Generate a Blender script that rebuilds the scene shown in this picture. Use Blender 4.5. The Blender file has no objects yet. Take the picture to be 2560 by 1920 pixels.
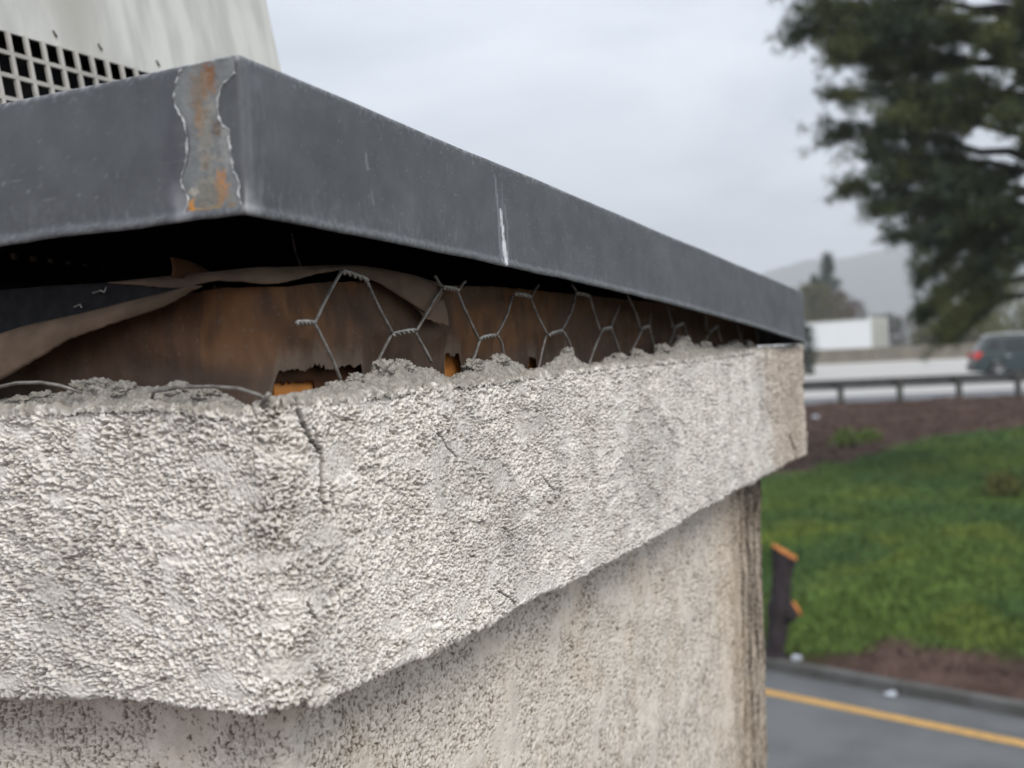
import bpy, math, random
import numpy as np
from mathutils import Matrix, Vector

random.seed(7); rng = np.random.default_rng(7)
S = bpy.context.scene
COL = S.collection
# ------------------------------------------------------------------ camera
H = 3.6
_p, _r = math.radians(-0.6), math.radians(2.5)
fwd = Vector((0, math.cos(_p), math.sin(_p))); up0 = Vector((0, -math.sin(_p), math.cos(_p))); rt0 = Vector((1, 0, 0))
rt = rt0*math.cos(_r) - up0*math.sin(_r); up = up0*math.cos(_r) + rt0*math.sin(_r)
cd = bpy.data.cameras.new('camera'); cam = bpy.data.objects.new('camera', cd); COL.objects.link(cam)
cam.matrix_world = Matrix(((rt.x, up.x, -fwd.x, 0), (rt.y, up.y, -fwd.y, 0), (rt.z, up.z, -fwd.z, H), (0, 0, 0, 1)))
cd.sensor_fit = 'HORIZONTAL'; cd.sensor_width = 36; cd.lens = 40.19
cd.clip_start = 0.02; cd.clip_end = 9000
cd.dof.use_dof = True; cd.dof.focus_distance = 0.43; cd.dof.aperture_fstop = 13.5
S.camera = cam
# ------------------------------------------------------------------ sky and sun
SUN = Vector((0.35, -0.92, 0.92)).normalized()
w = bpy.data.worlds.new('World'); S.world = w; w.use_nodes = True
nt = w.node_tree; nt.nodes.clear()
def N(t, **k):
    n = nt.nodes.new(t)
    for a, b in k.items(): setattr(n, a, b)
    return n
out = N('ShaderNodeOutputWorld'); bg = N('ShaderNodeBackground'); nt.links.new(bg.outputs[0], out.inputs[0])
sky = N('ShaderNodeTexSky', sky_type='NISHITA', sun_disc=False)
sky.sun_elevation = math.asin(SUN.z); sky.sun_rotation = math.atan2(SUN.x, SUN.y); sky.dust_density = 4; sky.air_density = 1.5
tc = N('ShaderNodeTexCoord'); mp = N('ShaderNodeMapping'); mp.inputs['Scale'].default_value = (1, 1, 2.6)
nt.links.new(tc.outputs['Generated'], mp.inputs['Vector'])
nz = N('ShaderNodeTexNoise'); nz.inputs['Scale'].default_value = 2.6; nz.inputs['Detail'].default_value = 5; nz.inputs['Roughness'].default_value = .52
nz.inputs['Distortion'].default_value = .35
nt.links.new(mp.outputs[0], nz.inputs['Vector'])
cr = N('ShaderNodeValToRGB'); cr.color_ramp.elements[0].position = .38; cr.color_ramp.elements[1].position = .62
cr.color_ramp.elements[0].color = (4.7, 5.15, 5.95, 1); cr.color_ramp.elements[1].color = (6.8, 7.25, 8.0, 1)
nt.links.new(nz.outputs['Fac'], cr.inputs[0])
mx = N('ShaderNodeMixRGB'); mx.inputs[0].default_value = .93
nt.links.new(sky.outputs[0], mx.inputs[1]); nt.links.new(cr.outputs[0], mx.inputs[2])
nt.links.new(mx.outputs[0], bg.inputs[0]); bg.inputs[1].default_value = .1
sl = bpy.data.lights.new('sun', 'SUN'); sl.energy = 1.5; sl.angle = math.radians(28); sl.color = (1, .95, .88)
so = bpy.data.objects.new('sun', sl); COL.objects.link(so); so.rotation_euler = SUN.to_track_quat('Z', 'Y').to_euler(); so.location = (0, 0, 30)
S.view_settings.view_transform = 'Standard'; S.view_settings.look = 'None'; S.view_settings.gamma = 1
S.view_settings.use_curve_mapping = False; S.view_settings.exposure = 0.55
S.render.engine = 'CYCLES'; S.cycles.use_denoising = True; S.cycles.max_bounces = 6; S.cycles.diffuse_bounces = 4
S.cycles.glossy_bounces = 3; S.cycles.transparent_max_bounces = 8; S.cycles.volume_bounces = 1

# ------------------------------------------------------------------ noise
_G = rng.normal(size=(256, 3)).astype(np.float32); _G /= np.linalg.norm(_G, axis=1)[:, None]
_P = rng.permutation(256); _P = np.concatenate([_P, _P, _P])
def pn(p):
    p = np.asarray(p, np.float32); sh = p.shape[:-1]; p = p.reshape(-1, 3)
    i = np.floor(p).astype(np.int64); f = p - i; i &= 255
    t = f*f*f*(f*(f*6-15)+10); r = np.zeros(len(p), np.float32)
    for a in (0, 1):
        wx = t[:, 0] if a else 1-t[:, 0]; ha = _P[(i[:, 0]+a) & 255]
        for b in (0, 1):
            wy = wx*(t[:, 1] if b else 1-t[:, 1]); hb = _P[ha + ((i[:, 1]+b) & 255)]
            for c in (0, 1):
                g = _G[_P[hb + ((i[:, 2]+c) & 255)]]
                d = g[:, 0]*(f[:, 0]-a) + g[:, 1]*(f[:, 1]-b) + g[:, 2]*(f[:, 2]-c)
                r += d*wy*(t[:, 2] if c else 1-t[:, 2])
    return (r*1.5).reshape(sh)
def fbm(p, o=3):
    r = 0; a = 1.
    for k in range(o): r = r + a*pn(np.asarray(p)*2.03**k + 17.3*k); a *= .5
    return r
def sst(a, b, x):
    t = np.clip((x-a)/(b-a), 0, 1); return t*t*(3-2*t)

# ------------------------------------------------------------------ mesh helpers
def mk(name, v, f, mat, parent=None, smooth=True, col=None):
    """v (n,3); f list of tuples or (m,4)/(m,3) array"""
    me = bpy.data.meshes.new(name); v = np.asarray(v, np.float32)
    if isinstance(f, np.ndarray):
        m, k = f.shape
        me.vertices.add(len(v)); me.vertices.foreach_set('co', v.ravel())
        me.loops.add(m*k); me.loops.foreach_set('vertex_index', f.astype(np.int32).ravel())
        me.polygons.add(m); me.polygons.foreach_set('loop_start', np.arange(0, m*k, k, dtype=np.int32))
        me.update(calc_edges=True); me.validate()
    else:
        me.from_pydata([tuple(map(float, x)) for x in v], [], f); me.update()
    me.polygons.foreach_set('use_smooth', np.full(len(me.polygons), smooth))
    if col is not None:
        at = me.color_attributes.new('Col', 'FLOAT_COLOR', 'POINT')
        c = np.ones((len(v), 4), np.float32); c[:, :3] = col; at.data.foreach_set('color', c.ravel())
    if mat is not None: me.materials.append(mat)
    o = bpy.data.objects.new(name, me); COL.objects.link(o)
    if parent is not None: o.parent = parent
    return o
def gridf(n, m, close=False):
    i = np.arange(n if close else n-1)[:, None]; j = np.arange(m-1)[None]
    a = i*m+j; i2 = (i+1) % n; b = i2*m+j
    return np.stack([a, b, b+1, a+1], -1).reshape(-1, 4)
def grid(name, G, mat, parent=None, col=None, smooth=True, flip=False):
    n, m = G.shape[:2]; f = gridf(n, m)
    if flip: f = f[:, ::-1]
    return mk(name, G.reshape(-1, 3), f, mat, parent, smooth, None if col is None else col.reshape(-1, 3))
def gnormal(G):
    a = np.gradient(G, axis=0); b = np.gradient(G, axis=1); n = np.cross(a, b)
    return n/np.maximum(np.linalg.norm(n, axis=-1, keepdims=True), 1e-12)
class MB:
    def __init__(s): s.v = []; s.f = []
    def add(s, v, f): k = len(s.v); s.v += [tuple(x) for x in v]; s.f += [tuple(i+k for i in q) for q in f]; return s
    def box(s, a, b, M=None):
        x0, y0, z0 = a; x1, y1, z1 = b
        v = [(x0,y0,z0),(x1,y0,z0),(x1,y1,z0),(x0,y1,z0),(x0,y0,z1),(x1,y0,z1),(x1,y1,z1),(x0,y1,z1)]
        if M: v = [tuple(M @ Vector(q)) for q in v]
        return s.add(v, [(3,2,1,0),(4,5,6,7),(0,1,5,4),(1,2,6,5),(2,3,7,6),(3,0,4,7)])
    def tube(s, pts, r, n=8, cap=True):
        pts = [Vector(p) for p in pts]; rs = r if hasattr(r, '__len__') else [r]*len(pts)
        prev = None; rings = []
        for i, p in enumerate(pts):
            t = (pts[min(i+1, len(pts)-1)] - pts[max(i-1, 0)]).normalized()
            if prev is None:
                a = t.orthogonal().normalized()
            else:
                a = (prev - t*prev.dot(t)); a = a.normalized() if a.length > 1e-9 else t.orthogonal().normalized()
            prev = a; b = t.cross(a)
            rings.append([p + (a*math.cos(2*math.pi*k/n) + b*math.sin(2*math.pi*k/n))*rs[i] for k in range(n)])
        v = [q for R in rings for q in R]; f = []
        for i in range(len(pts)-1):
            for k in range(n):
                k2 = (k+1) % n; f.append((i*n+k, i*n+k2, (i+1)*n+k2, (i+1)*n+k))
        if cap: f += [tuple(range(n))[::-1], tuple((len(pts)-1)*n+k for k in range(n))]
        return s.add(v, f)
    def prism(s, poly, y0, y1, axis='y'):
        n = len(poly); v = [(x, y0, z) for x, z in poly] + [(x, y1, z) for x, z in poly]
        f = [tuple(range(n)), tuple(range(2*n-1, n-1, -1))] + [((i+1) % n, i, n+i, n+(i+1) % n) for i in range(n)]
        return s.add(v, f)
    def build(s, name, mat, parent=None, smooth=False, bevel=0, loc=None):
        o = mk(name, s.v, s.f, mat, parent, smooth)
        if bevel:
            b = o.modifiers.new('bevel', 'BEVEL'); b.width = bevel; b.segments = 2; b.limit_method = 'ANGLE'
        if loc: o.location = loc
        return o
def tag(o, label=None, cat=None, group=None, kind=None):
    if label: o['label'] = label
    if cat: o['category'] = cat
    if group: o['group'] = group
    if kind: o['kind'] = kind
    return o
def empty(name, loc, rz=0, label=None, cat=None, group=None):
    o = bpy.data.objects.new(name, None); COL.objects.link(o); o.location = loc; o.rotation_euler = (0, 0, rz); o.empty_display_size = .1
    return tag(o, label, cat, group)

# ------------------------------------------------------------------ materials
def mat(name, c1, c2=None, scale=5., rough=.7, detail=4, bump=0, bscale=None, bdist=.001, metal=0, stretch=(1,1,1), attr=False,
        lo=.35, hi=.65, spec=.5, trans=0, c3=None, s3=1., f3=(.55, .7), coat=0):
    m = bpy.data.materials.new(name); m.use_nodes = True; t = m.node_tree; b = t.nodes['Principled BSDF']; L = t.links
    b.inputs['Roughness'].default_value = rough; b.inputs['Metallic'].default_value = metal
    b.inputs['Specular IOR Level'].default_value = spec; b.inputs['Transmission Weight'].default_value = trans
    b.inputs['Coat Weight'].default_value = coat
    co = t.nodes.new('ShaderNodeTexCoord'); mpp = t.nodes.new('ShaderNodeMapping'); mpp.inputs['Scale'].default_value = stretch
    L.new(co.outputs['Object'], mpp.inputs[0])
    def noise(sc, dt=detail):
        n = t.nodes.new('ShaderNodeTexNoise'); n.inputs['Scale'].default_value = sc; n.inputs['Detail'].default_value = dt
        L.new(mpp.outputs[0], n.inputs['Vector']); return n.outputs['Fac']
    def ramp(x, a, b_):
        n = t.nodes.new('ShaderNodeMapRange'); n.interpolation_type = 'SMOOTHSTEP'
        n.inputs[1].default_value = a; n.inputs[2].default_value = b_; L.new(x, n.inputs[0]); return n.outputs[0]
    if c2 is None: c2 = tuple(x*.8 for x in c1)
    mixn = t.nodes.new('ShaderNodeMixRGB'); L.new(ramp(noise(scale), lo, hi), mixn.inputs[0])
    mixn.inputs[1].default_value = (*c1, 1); mixn.inputs[2].default_value = (*c2, 1)
    col = mixn.outputs[0]
    if c3:
        q = t.nodes.new('ShaderNodeMixRGB'); L.new(ramp(noise(s3, 6), *f3), q.inputs[0]); L.new(col, q.inputs[1]); q.inputs[2].default_value = (*c3, 1); col = q.outputs[0]
    if attr:
        a = t.nodes.new('ShaderNodeVertexColor'); a.layer_name = 'Col'
        q = t.nodes.new('ShaderNodeMixRGB'); q.blend_type = 'MULTIPLY'; q.inputs[0].default_value = 1
        L.new(a.outputs[0], q.inputs[1]); L.new(col, q.inputs[2]); col = q.outputs[0]
    L.new(col, b.inputs['Base Color'])
    if bump:
        bn = t.nodes.new('ShaderNodeBump'); bn.inputs['Strength'].default_value = bump; bn.inputs['Distance'].default_value = bdist
        L.new(noise(bscale or scale*3, 6), bn.inputs['Height']); L.new(bn.outputs[0], b.inputs['Normal'])
    return m
M = {}
M['stucco'] = mat('white_stucco', (1, 1, 1), (.82, .81, .80), 260, .9, attr=True, bump=.5, bscale=1600, bdist=.0004, spec=.2, lo=.3, hi=.7)
M['stucco2'] = mat('beige_stucco', (1, 1, 1), (.86, .85, .84), 180, .9, attr=True, bump=.4, bscale=1500, bdist=.0004, spec=.2)
M['mortar'] = mat('grey_mortar', (.42, .395, .355), (.23, .215, .19), 420, .95, bump=.7, bscale=1400, bdist=.0006, spec=.2, c3=(.42, .40, .37), s3=420)
M['paper'] = mat('brown_building_paper', (.060, .034, .021), (.115, .048, .018), 30, .8, stretch=(1,1,.6), bump=.3, bscale=900, bdist=.0002, c3=(.050, .036, .028), s3=14, f3=(.5, .72), spec=.3)
M['paper_col'] = mat('stained_lit_paper', (1, 1, 1), (.78, .76, .74), 160, .75, stretch=(1, 1, .5), attr=True, bump=.35, bscale=900, bdist=.0003, spec=.35)
M['paper_tan'] = mat('tan_paper_underside', (.185, .130, .094), (.125, .088, .063), 60, .9, bump=.3, bscale=1200, bdist=.0002, spec=.2)
M['felt'] = mat('black_felt', (.022, .022, .024), (.03, .03, .033), 200, .9, spec=.2)
M['plywood'] = mat('orange_plywood', (.85, .36, .10), (.62, .24, .06), 60, .8, stretch=(.2, .2, 3), spec=.2)
M['wire'] = mat('galvanised_wire', (.30, .285, .26), (.17, .155, .14), 300, .5, metal=.35)
M['wire_twist'] = mat('bright_zinc', (.48, .47, .44), (.30, .29, .27), 400, .4, metal=.6)
M['cap'] = mat('grey_galvanised', (1, 1, 1), (.86, .86, .86), 90, .52, attr=True, bump=.15, bscale=420, bdist=.0003, spec=.45, metal=.12)
M['patch'] = mat('solder_patch', (1, 1, 1), (.85, .86, .86), 130, .6, attr=True, bump=.5, bscale=500, bdist=.0006)
M['bead'] = mat('white_sealant', (.58, .59, .59), (.27, .28, .29), 330, .7, bump=.6, bscale=900, bdist=.0005)
M['vent'] = mat('offwhite_sheet', (.60, .60, .565), (.46, .46, .43), 70, .6, stretch=(1, 1, .05), c3=(.40, .39, .35), s3=14, f3=(.5, .72), bump=.1, bscale=60, bdist=.0005)
M['ventbar'] = mat('offwhite_bar', (.46, .44, .40), (.38, .36, .33), 80, .6)
M['dark'] = mat('inside_shade', (.012, .012, .013), (.008, .008, .009), 10, .9, spec=.1)  # near-black: shade of the hollow insides put into the colour
M['screw'] = mat('rusty_screw', (.10, .08, .06), (.05, .04, .03), 400, .6)
M['asphalt'] = mat('asphalt', (.155, .162, .166), (.12, .125, .128), 1.3, .9, bump=.4, bscale=60, bdist=.01, c3=(.19, .196, .198), s3=40, spec=.25)
M['shoulder'] = mat('shoulder_asphalt', (.22, .225, .235), (.18, .183, .19), .8, .9, stretch=(.15, 1, 1), spec=.25)
M['concrete_road'] = mat('pale_concrete', (.52, .505, .48), (.46, .445, .425), .5, .9, stretch=(.1, 1, 1), spec=.2)
M['yellow'] = mat('yellow_paint', (.64, .37, .10), (.50, .29, .09), 9, .7)
M['whiteline'] = mat('white_road_paint', (.8, .8, .78), (.66, .66, .64), 3, .7)
M['kerb'] = mat('kerb_concrete', (.12, .118, .113), (.08, .077, .072), 2.5, .9, bump=.4, bscale=40, bdist=.01)
M['barrier'] = mat('brown_grey_concrete', (.20, .18, .145), (.155, .14, .115), 1.2, .9, stretch=(1, 1, .3))  # brownish grey, darker than the road concrete
M['ground'] = mat('soil', (1, 1, 1), (.72, .70, .68), 3.5, .95, attr=True, bump=1, bscale=14, bdist=.06, spec=.1, c3=(.5, .48, .46), s3=22, f3=(.5, .75))
M['grass'] = mat('grass', (1, 1, 1), (.8, .85, .8), 4, .8, attr=True, spec=.2)
M['chips'] = mat('wood_chip', (.13, .082, .065), (.075, .048, .04), 4, .9, spec=.15)
M['bark'] = mat('dark_bark', (.052, .042, .045), (.03, .025, .027), 14, .95, bump=1, bscale=40, bdist=.02, spec=.15)
M['pinebark'] = mat('pine_bark', (.06, .05, .045), (.03, .026, .024), 10, .95, bump=1, bscale=25, bdist=.03, spec=.15)
M['cut'] = mat('fresh_cut_wood', (.72, .27, .07), (.58, .20, .05), 30, .8)
M['needles'] = mat('pine_needles', (.058, .078, .038), (.105, .115, .040), .9, .8, spec=.15, c3=(.040, .055, .042), s3=.7)
M['conifer'] = mat('far_conifer', (.034, .046, .028), (.05, .062, .036), 2, .9, spec=.1)
M['olive'] = mat('olive_leaves', (.085, .082, .034), (.115, .105, .045), 2, .9, spec=.1)
M['redbush'] = mat('bare_reddish_twigs', (.135, .085, .06), (.10, .066, .05), 2, .9, spec=.1)
M['greytwig'] = mat('bare_grey_twigs', (.12, .10, .095), (.09, .078, .072), 2, .9, spec=.1)
M['dkshrub'] = mat('dark_shrub', (.028, .04, .03), (.04, .05, .036), 3, .9, spec=.1)
M['lime'] = mat('lime_leaves', (.16, .22, .03), (.12, .17, .03), 6, .8)
M['yellowgreen'] = mat('yellow_green_leaves', (.13, .13, .035), (.09, .10, .03), 1, .9, spec=.1)
M['rail'] = mat('weathered_rail', (.10, .105, .11), (.075, .08, .083), 3, .6, metal=.2)
M['post'] = mat('weathered_post', (.075, .075, .066), (.05, .05, .045), 6, .9)
M['truckwhite'] = mat('white_trailer', (.90, .91, .91), (.86, .88, .88), .5, .45, stretch=(1, 1, .1))
M['truckdoor'] = mat('cream_door', (.50, .50, .44), (.42, .43, .38), 2, .6)
M['tyre'] = mat('tyre_rubber', (.02, .02, .021), (.028, .028, .028), 20, .85)
M['rim'] = mat('alloy_rim', (.42, .43, .44), (.34, .35, .36), 10, .35, metal=.6)
M['suv'] = mat('dark_green_paint', (.015, .034, .036), (.018, .038, .040), 4, .3, metal=.2, coat=.6)
M['plastic'] = mat('black_plastic', (.02, .02, .022), (.025, .025, .027), 10, .6)
M['glass'] = mat('dark_glass', (.02, .028, .03), (.025, .03, .033), 2, .12, spec=.4)
M['tail'] = mat('red_lens', (.62, .035, .03), (.5, .03, .025), 8, .25)
M['railsilver'] = mat('silver_trim', (.62, .64, .66), (.55, .57, .6), 8, .3, metal=.4)
M['hill'] = mat('hill_scrub', (.05, .06, .05), (.075, .08, .065), .012, .95, spec=.05)
M['litter'] = mat('white_litter', (.62, .66, .72), (.45, .48, .54), 25, .6)

# ================================================================== THE STUCCO PILLAR (lengths below in 0.62 mm units)
K = .00062; YAW = math.radians(26.8)
OX, OY, OZ = -0.11295*.62, .50081*.62, 3.6 + .07499*.62          # cap corner
RZ = math.pi/2 - YAW
GZ = -OZ/K                                                         # ground level in units
pillar = empty('stucco_pillar', (OX, OY, 0), RZ, 'rough off-white stucco pillar with a broken top edge under the grey metal cap', 'pillar')
def W(a):                                                          # units -> pillar-local metres
    a = np.array(a, np.float32)*K; a[..., 2] += OZ; return a
def itp(x, tab):
    xs, ys = zip(*sorted(tab)); return np.interp(x, xs, ys)
def steps(a, b, d0, g, far=None):
    """positions from a to b, first step d0 growing by g per unit"""
    x = [a]; sgn = 1 if b > a else -1
    while (b-x[-1])*sgn > 0: x.append(x[-1] + sgn*(d0 + g*abs(x[-1]-a)))
    x[-1] = b; return x
def ringpath(u0, v0, u1, v1, r, d0, g, r2=8):
    """around the pillar: left face (far->near), near corner, right face, far corner, end face, back. returns pos, nrm, side, s"""
    P = []; Nn = []
    for v in reversed(steps(v0+r, v1, d0, .005)):
        P.append((u0, v)); Nn.append((-1, 0))
    k = max(6, int(r*1.57/d0))
    for i in range(1, k):
        a = math.pi/2*i/k; P.append((u0+r-r*math.cos(a), v0+r-r*math.sin(a))); Nn.append((-math.cos(a), -math.sin(a)))
    for u in steps(u0+r, u1-r2, d0, g): P.append((u, v0)); Nn.append((0, -1))
    for i in range(1, 10):
        a = math.pi/2*i/10; P.append((u1-r2+r2*math.sin(a), v0+r2-r2*math.cos(a))); Nn.append((math.sin(a), -math.cos(a)))
    for v in steps(v0+r2, v1, 1.6, .03): P.append((u1, v)); Nn.append((1, 0))
    for u in reversed(steps(u0, u1, 20, .05)[1:-1]): P.append((u, v1)); Nn.append((0, 1))
    P.append(P[0]); Nn.append((-.7, .7))
    return np.array(P), np.array(Nn)
# ---- trim band
BT_R = [(0, -84), (42, -82.8), (96, -80.8), (178, -79), (283, -76.5), (422, -71.8), (616, -68.8), (906, -60), (1087, -57), (1200, -56)]
BT_L = [(0, -83), (21, -85), (44, -86.5), (84, -81), (139, -81.5), (199, -82), (400, -82)]
BB_R = [(0, -227), (24, -229), (41, -231.2), (56, -233), (66, -231.5), (117, -232.2), (164, -232), (239, -230.3), (314, -228.6), (405, -227.2), (492, -225.5), (596, -220.4), (726, -213.4), (1030, -203), (1200, -200)]
BB_L = [(0, -230), (14.5, -231), (23, -232), (42, -233.7), (80, -234.8), (120, -234.5), (164, -237), (210, -240.5), (300, -243), (1000, -243)]
CR = [[(41.5,-80),(46.1,-94.5),(51.7,-103.5),(59.2,-109.9),(61.4,-116.),(60.0,-124),(59.4,-132),(61,-142)],
      [(162.8,-95.6),(168.7,-105.1),(175.,-110.2),(182.7,-117.7),(192.4,-125.6)],
      [(306.6,-145.9),(315.7,-151.7),(326.1,-159.3),(330.6,-168.2)], [(42.2,-180.6),(46.5,-185.7),(51.4,-192.5)],
      [(240.9,-212.9),(251.5,-218.),(263.3,-226.8)], [(46.5,-151.1),(50.8,-157.6)], [(54.5,-98),(57.5,-104),(60,-112)],[(66,-126),(67.5,-134),(71,-141)],[(560,-120),(572,-131),(585,-136)], [(905,-118),(940,-140),(975,-152)], [(1035,-170),(1060,-190),(1062,-215)]]
CW = [1.9, .8, .7, .6, .8, .5, .9, .8, .5, .7, 3]
def polydist(u, z, pl):
    d = np.full(u.shape, 1e9)
    for (a, b), (c, e) in zip(pl[:-1], pl[1:]):
        du, dz = c-a, e-b; t = np.clip(((u-a)*du+(z-b)*dz)/(du*du+dz*dz), 0, 1)
        d = np.minimum(d, np.hypot(u-a-t*du, z-b-t*dz))
    return d
def end_z(P, tl, tr):
    L = P[:, 1]; z = itp(P[:, 0], tr); left = (P[:, 0] < 60) & (P[:, 1] > 26)
    return np.where(left, itp(L, tl), z)
def band():
    P, Nn = ringpath(29, 10, 1134, 1000, 17, .37, .0021, 15)
    zt = end_z(P, BT_L, BT_R); zb = end_z(P, BB_L, BB_R)
    q = np.stack([P[:, 0], P[:, 1], 0*zt], 1)
    zt = zt + 2.2*fbm(q/14., 3) + 1.0*pn(q/3.1); zb = zb + .8*fbm(q/18.+5, 3)
    # profile: (inward offset, z)
    prof = []
    nf = 350
    top = [(30-27*t, 'T', -3.5+2.5*t) for t in np.linspace(0, 1, 18)]
    arc = [(3.2-3.2*math.sin(a), 'T', -1-3.2*(1-math.cos(a))) for a in np.linspace(.2, math.pi/2, 6)]
    face = [(0, 'F', t) for t in np.linspace(0, 1, nf)[1:-1]]
    barc = [(3*(1-math.cos(a)), 'B', 3-3*math.sin(a)) for a in np.linspace(0, math.pi/2, 6)]
    bot = [(3+t, 'B', 0) for t in (1, 2, 4, 6, 9, 13, 18, 24, 32, 44, 58)]
    prof = top+arc+face+barc+bot; m = len(prof)
    G = np.zeros((len(P), m, 3))
    for j, (off, k, val) in enumerate(prof):
        G[:, j, 0] = P[:, 0]-Nn[:, 0]*off; G[:, j, 1] = P[:, 1]-Nn[:, 1]*off
        G[:, j, 2] = zt+val if k == 'T' else (zb+val if k == 'B' else (zt-4.2)*(1-val)+(zb+3)*val)
    n = -gnormal(G)
    # make sure normals face out
    mid = m//2; s = np.sign((n[:, mid, :2]*Nn).sum(1).mean()); n *= s
    p = G.astype(np.float32)
    pw = p + .9*np.stack([pn(p/3.), pn(p/3.+31), pn(p/3.+67)], -1)
    rid = 1-np.abs(pn(pw/2.3))*2.3                    # stringy ridges
    b1 = pn(pw/1.7+9); b2 = pn(p/.8+3); lo = fbm(p/38., 2); big = pn(p/90.)
    k2 = sst(-.25, .3, pn(p/34.+70)); b1 = b1*(1-.55*k2)+.75*k2*pn(pw/2.4+120); b2 = b2*(.6+.8*(1-k2))
    flat = sst(.14, .5, fbm(p/np.array([30, 30, 15.])+40, 2))
    amp = 1-.8*flat
    gn = sst(-.25, .12, b1); h = amp*(.6*np.clip(rid, -1, 1) + 1.45*gn + .45*b2 - .9) + .9*lo + 2.2*big
    pits = np.maximum(sst(.36, .5, pn(p/2.4+77))*sst(-.1, .3, pn(p/24.+8)), .8*sst(.28, .44, pn(pw/1.4+177))*sst(-.35, .2, pn(p/17.+28))); h -= 1.9*pits*amp
    # trowel ledges
    h += 1.15*sst(-.04, .04, pn(p/np.array([26, 26, 9.])+55)+.15*b1)*sst(-.1, .25, pn(p/45.+4))
    vary = fbm(p/22.+210, 2); h += amp*.9*sst(.0, .5, vary)*(gn-.6)
    holes = sst(.50, .60, pn(p/3.6+310)+.25*b1)*amp; h -= 2.4*holes
    u, v, z = p[..., 0], p[..., 1], p[..., 2]
    right = (Nn[:, 1] < -.5)[:, None]
    wob = 1.0*pn(p/6.+90)+.4*pn(p/2.+9); crk = np.zeros_like(u)
    for c, wd in zip(CR, CW):
        d = polydist(u+wob, z+wob*.6, c); h = np.where(right, h - (5.5+wd)*(1-sst(wd*.4, wd*1.05, d)), h); crk = np.maximum(crk, np.where(right, 1-sst(wd*.55, wd*1.15, d), 0))
    # chipped lower corner
    for (cu, cz, rr, dp) in ((52, -221, 6, 5), (40, -231, 5, 6), (1062, -205, 9, 5)):
        d = np.hypot(u-cu, (z-cz)*.8); h = np.where(right, h-dp*(1-sst(rr*.3, rr, d+2*b1)), h)
    edge = np.ones(m); edge[:6] = np.linspace(0, 1, 6); edge[-4:] = .3
    D = G + n*(h*edge[None])[..., None]; D[-1] = D[0]
    # paint colour: white, worn grey patches, beige stain toward the far end, grime on the far corner
    g = fbm(p/95.+12, 3); warm = fbm(p/33.+60, 3)
    base = np.array([.965, .925, .86]); c = np.broadcast_to(base, p.shape).copy()
    c *= (1-.18*sst(.0, .5, g))[..., None]
    c = c*(1-.14*sst(.15, .55, warm)[..., None]) + .14*sst(.15, .55, warm)[..., None]*np.array([.48, .42, .35])
    st = sst(880, 960, u + 25*pn(p/18.) + (z+60)*.25)[..., None]
    c = c*(1-.6*st)+.6*st*np.array([.60, .47, .36])
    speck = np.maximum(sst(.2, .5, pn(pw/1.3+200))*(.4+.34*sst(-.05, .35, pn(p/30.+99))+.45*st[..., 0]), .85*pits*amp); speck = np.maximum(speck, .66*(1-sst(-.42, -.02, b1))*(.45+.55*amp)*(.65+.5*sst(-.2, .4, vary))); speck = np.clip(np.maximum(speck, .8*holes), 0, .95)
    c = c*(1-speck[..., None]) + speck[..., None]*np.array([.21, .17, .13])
    c = c*(1-.85*crk[..., None])+.85*crk[..., None]*np.array([.03, .026, .022])
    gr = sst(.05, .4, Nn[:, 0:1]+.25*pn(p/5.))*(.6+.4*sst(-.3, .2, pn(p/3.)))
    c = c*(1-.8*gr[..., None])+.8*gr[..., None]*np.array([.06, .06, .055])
    # bare cement along the broken top edge
    tz = (zt[:, None]-z); ce = 1-sst(2.0, 5.5, tz+3.5*pn(p/6.+150)+1.5*b1)
    c = c*(1-.9*ce[..., None])+.9*ce[..., None]*np.array([.36, .335, .295])
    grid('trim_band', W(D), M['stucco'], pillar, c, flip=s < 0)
band()
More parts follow.
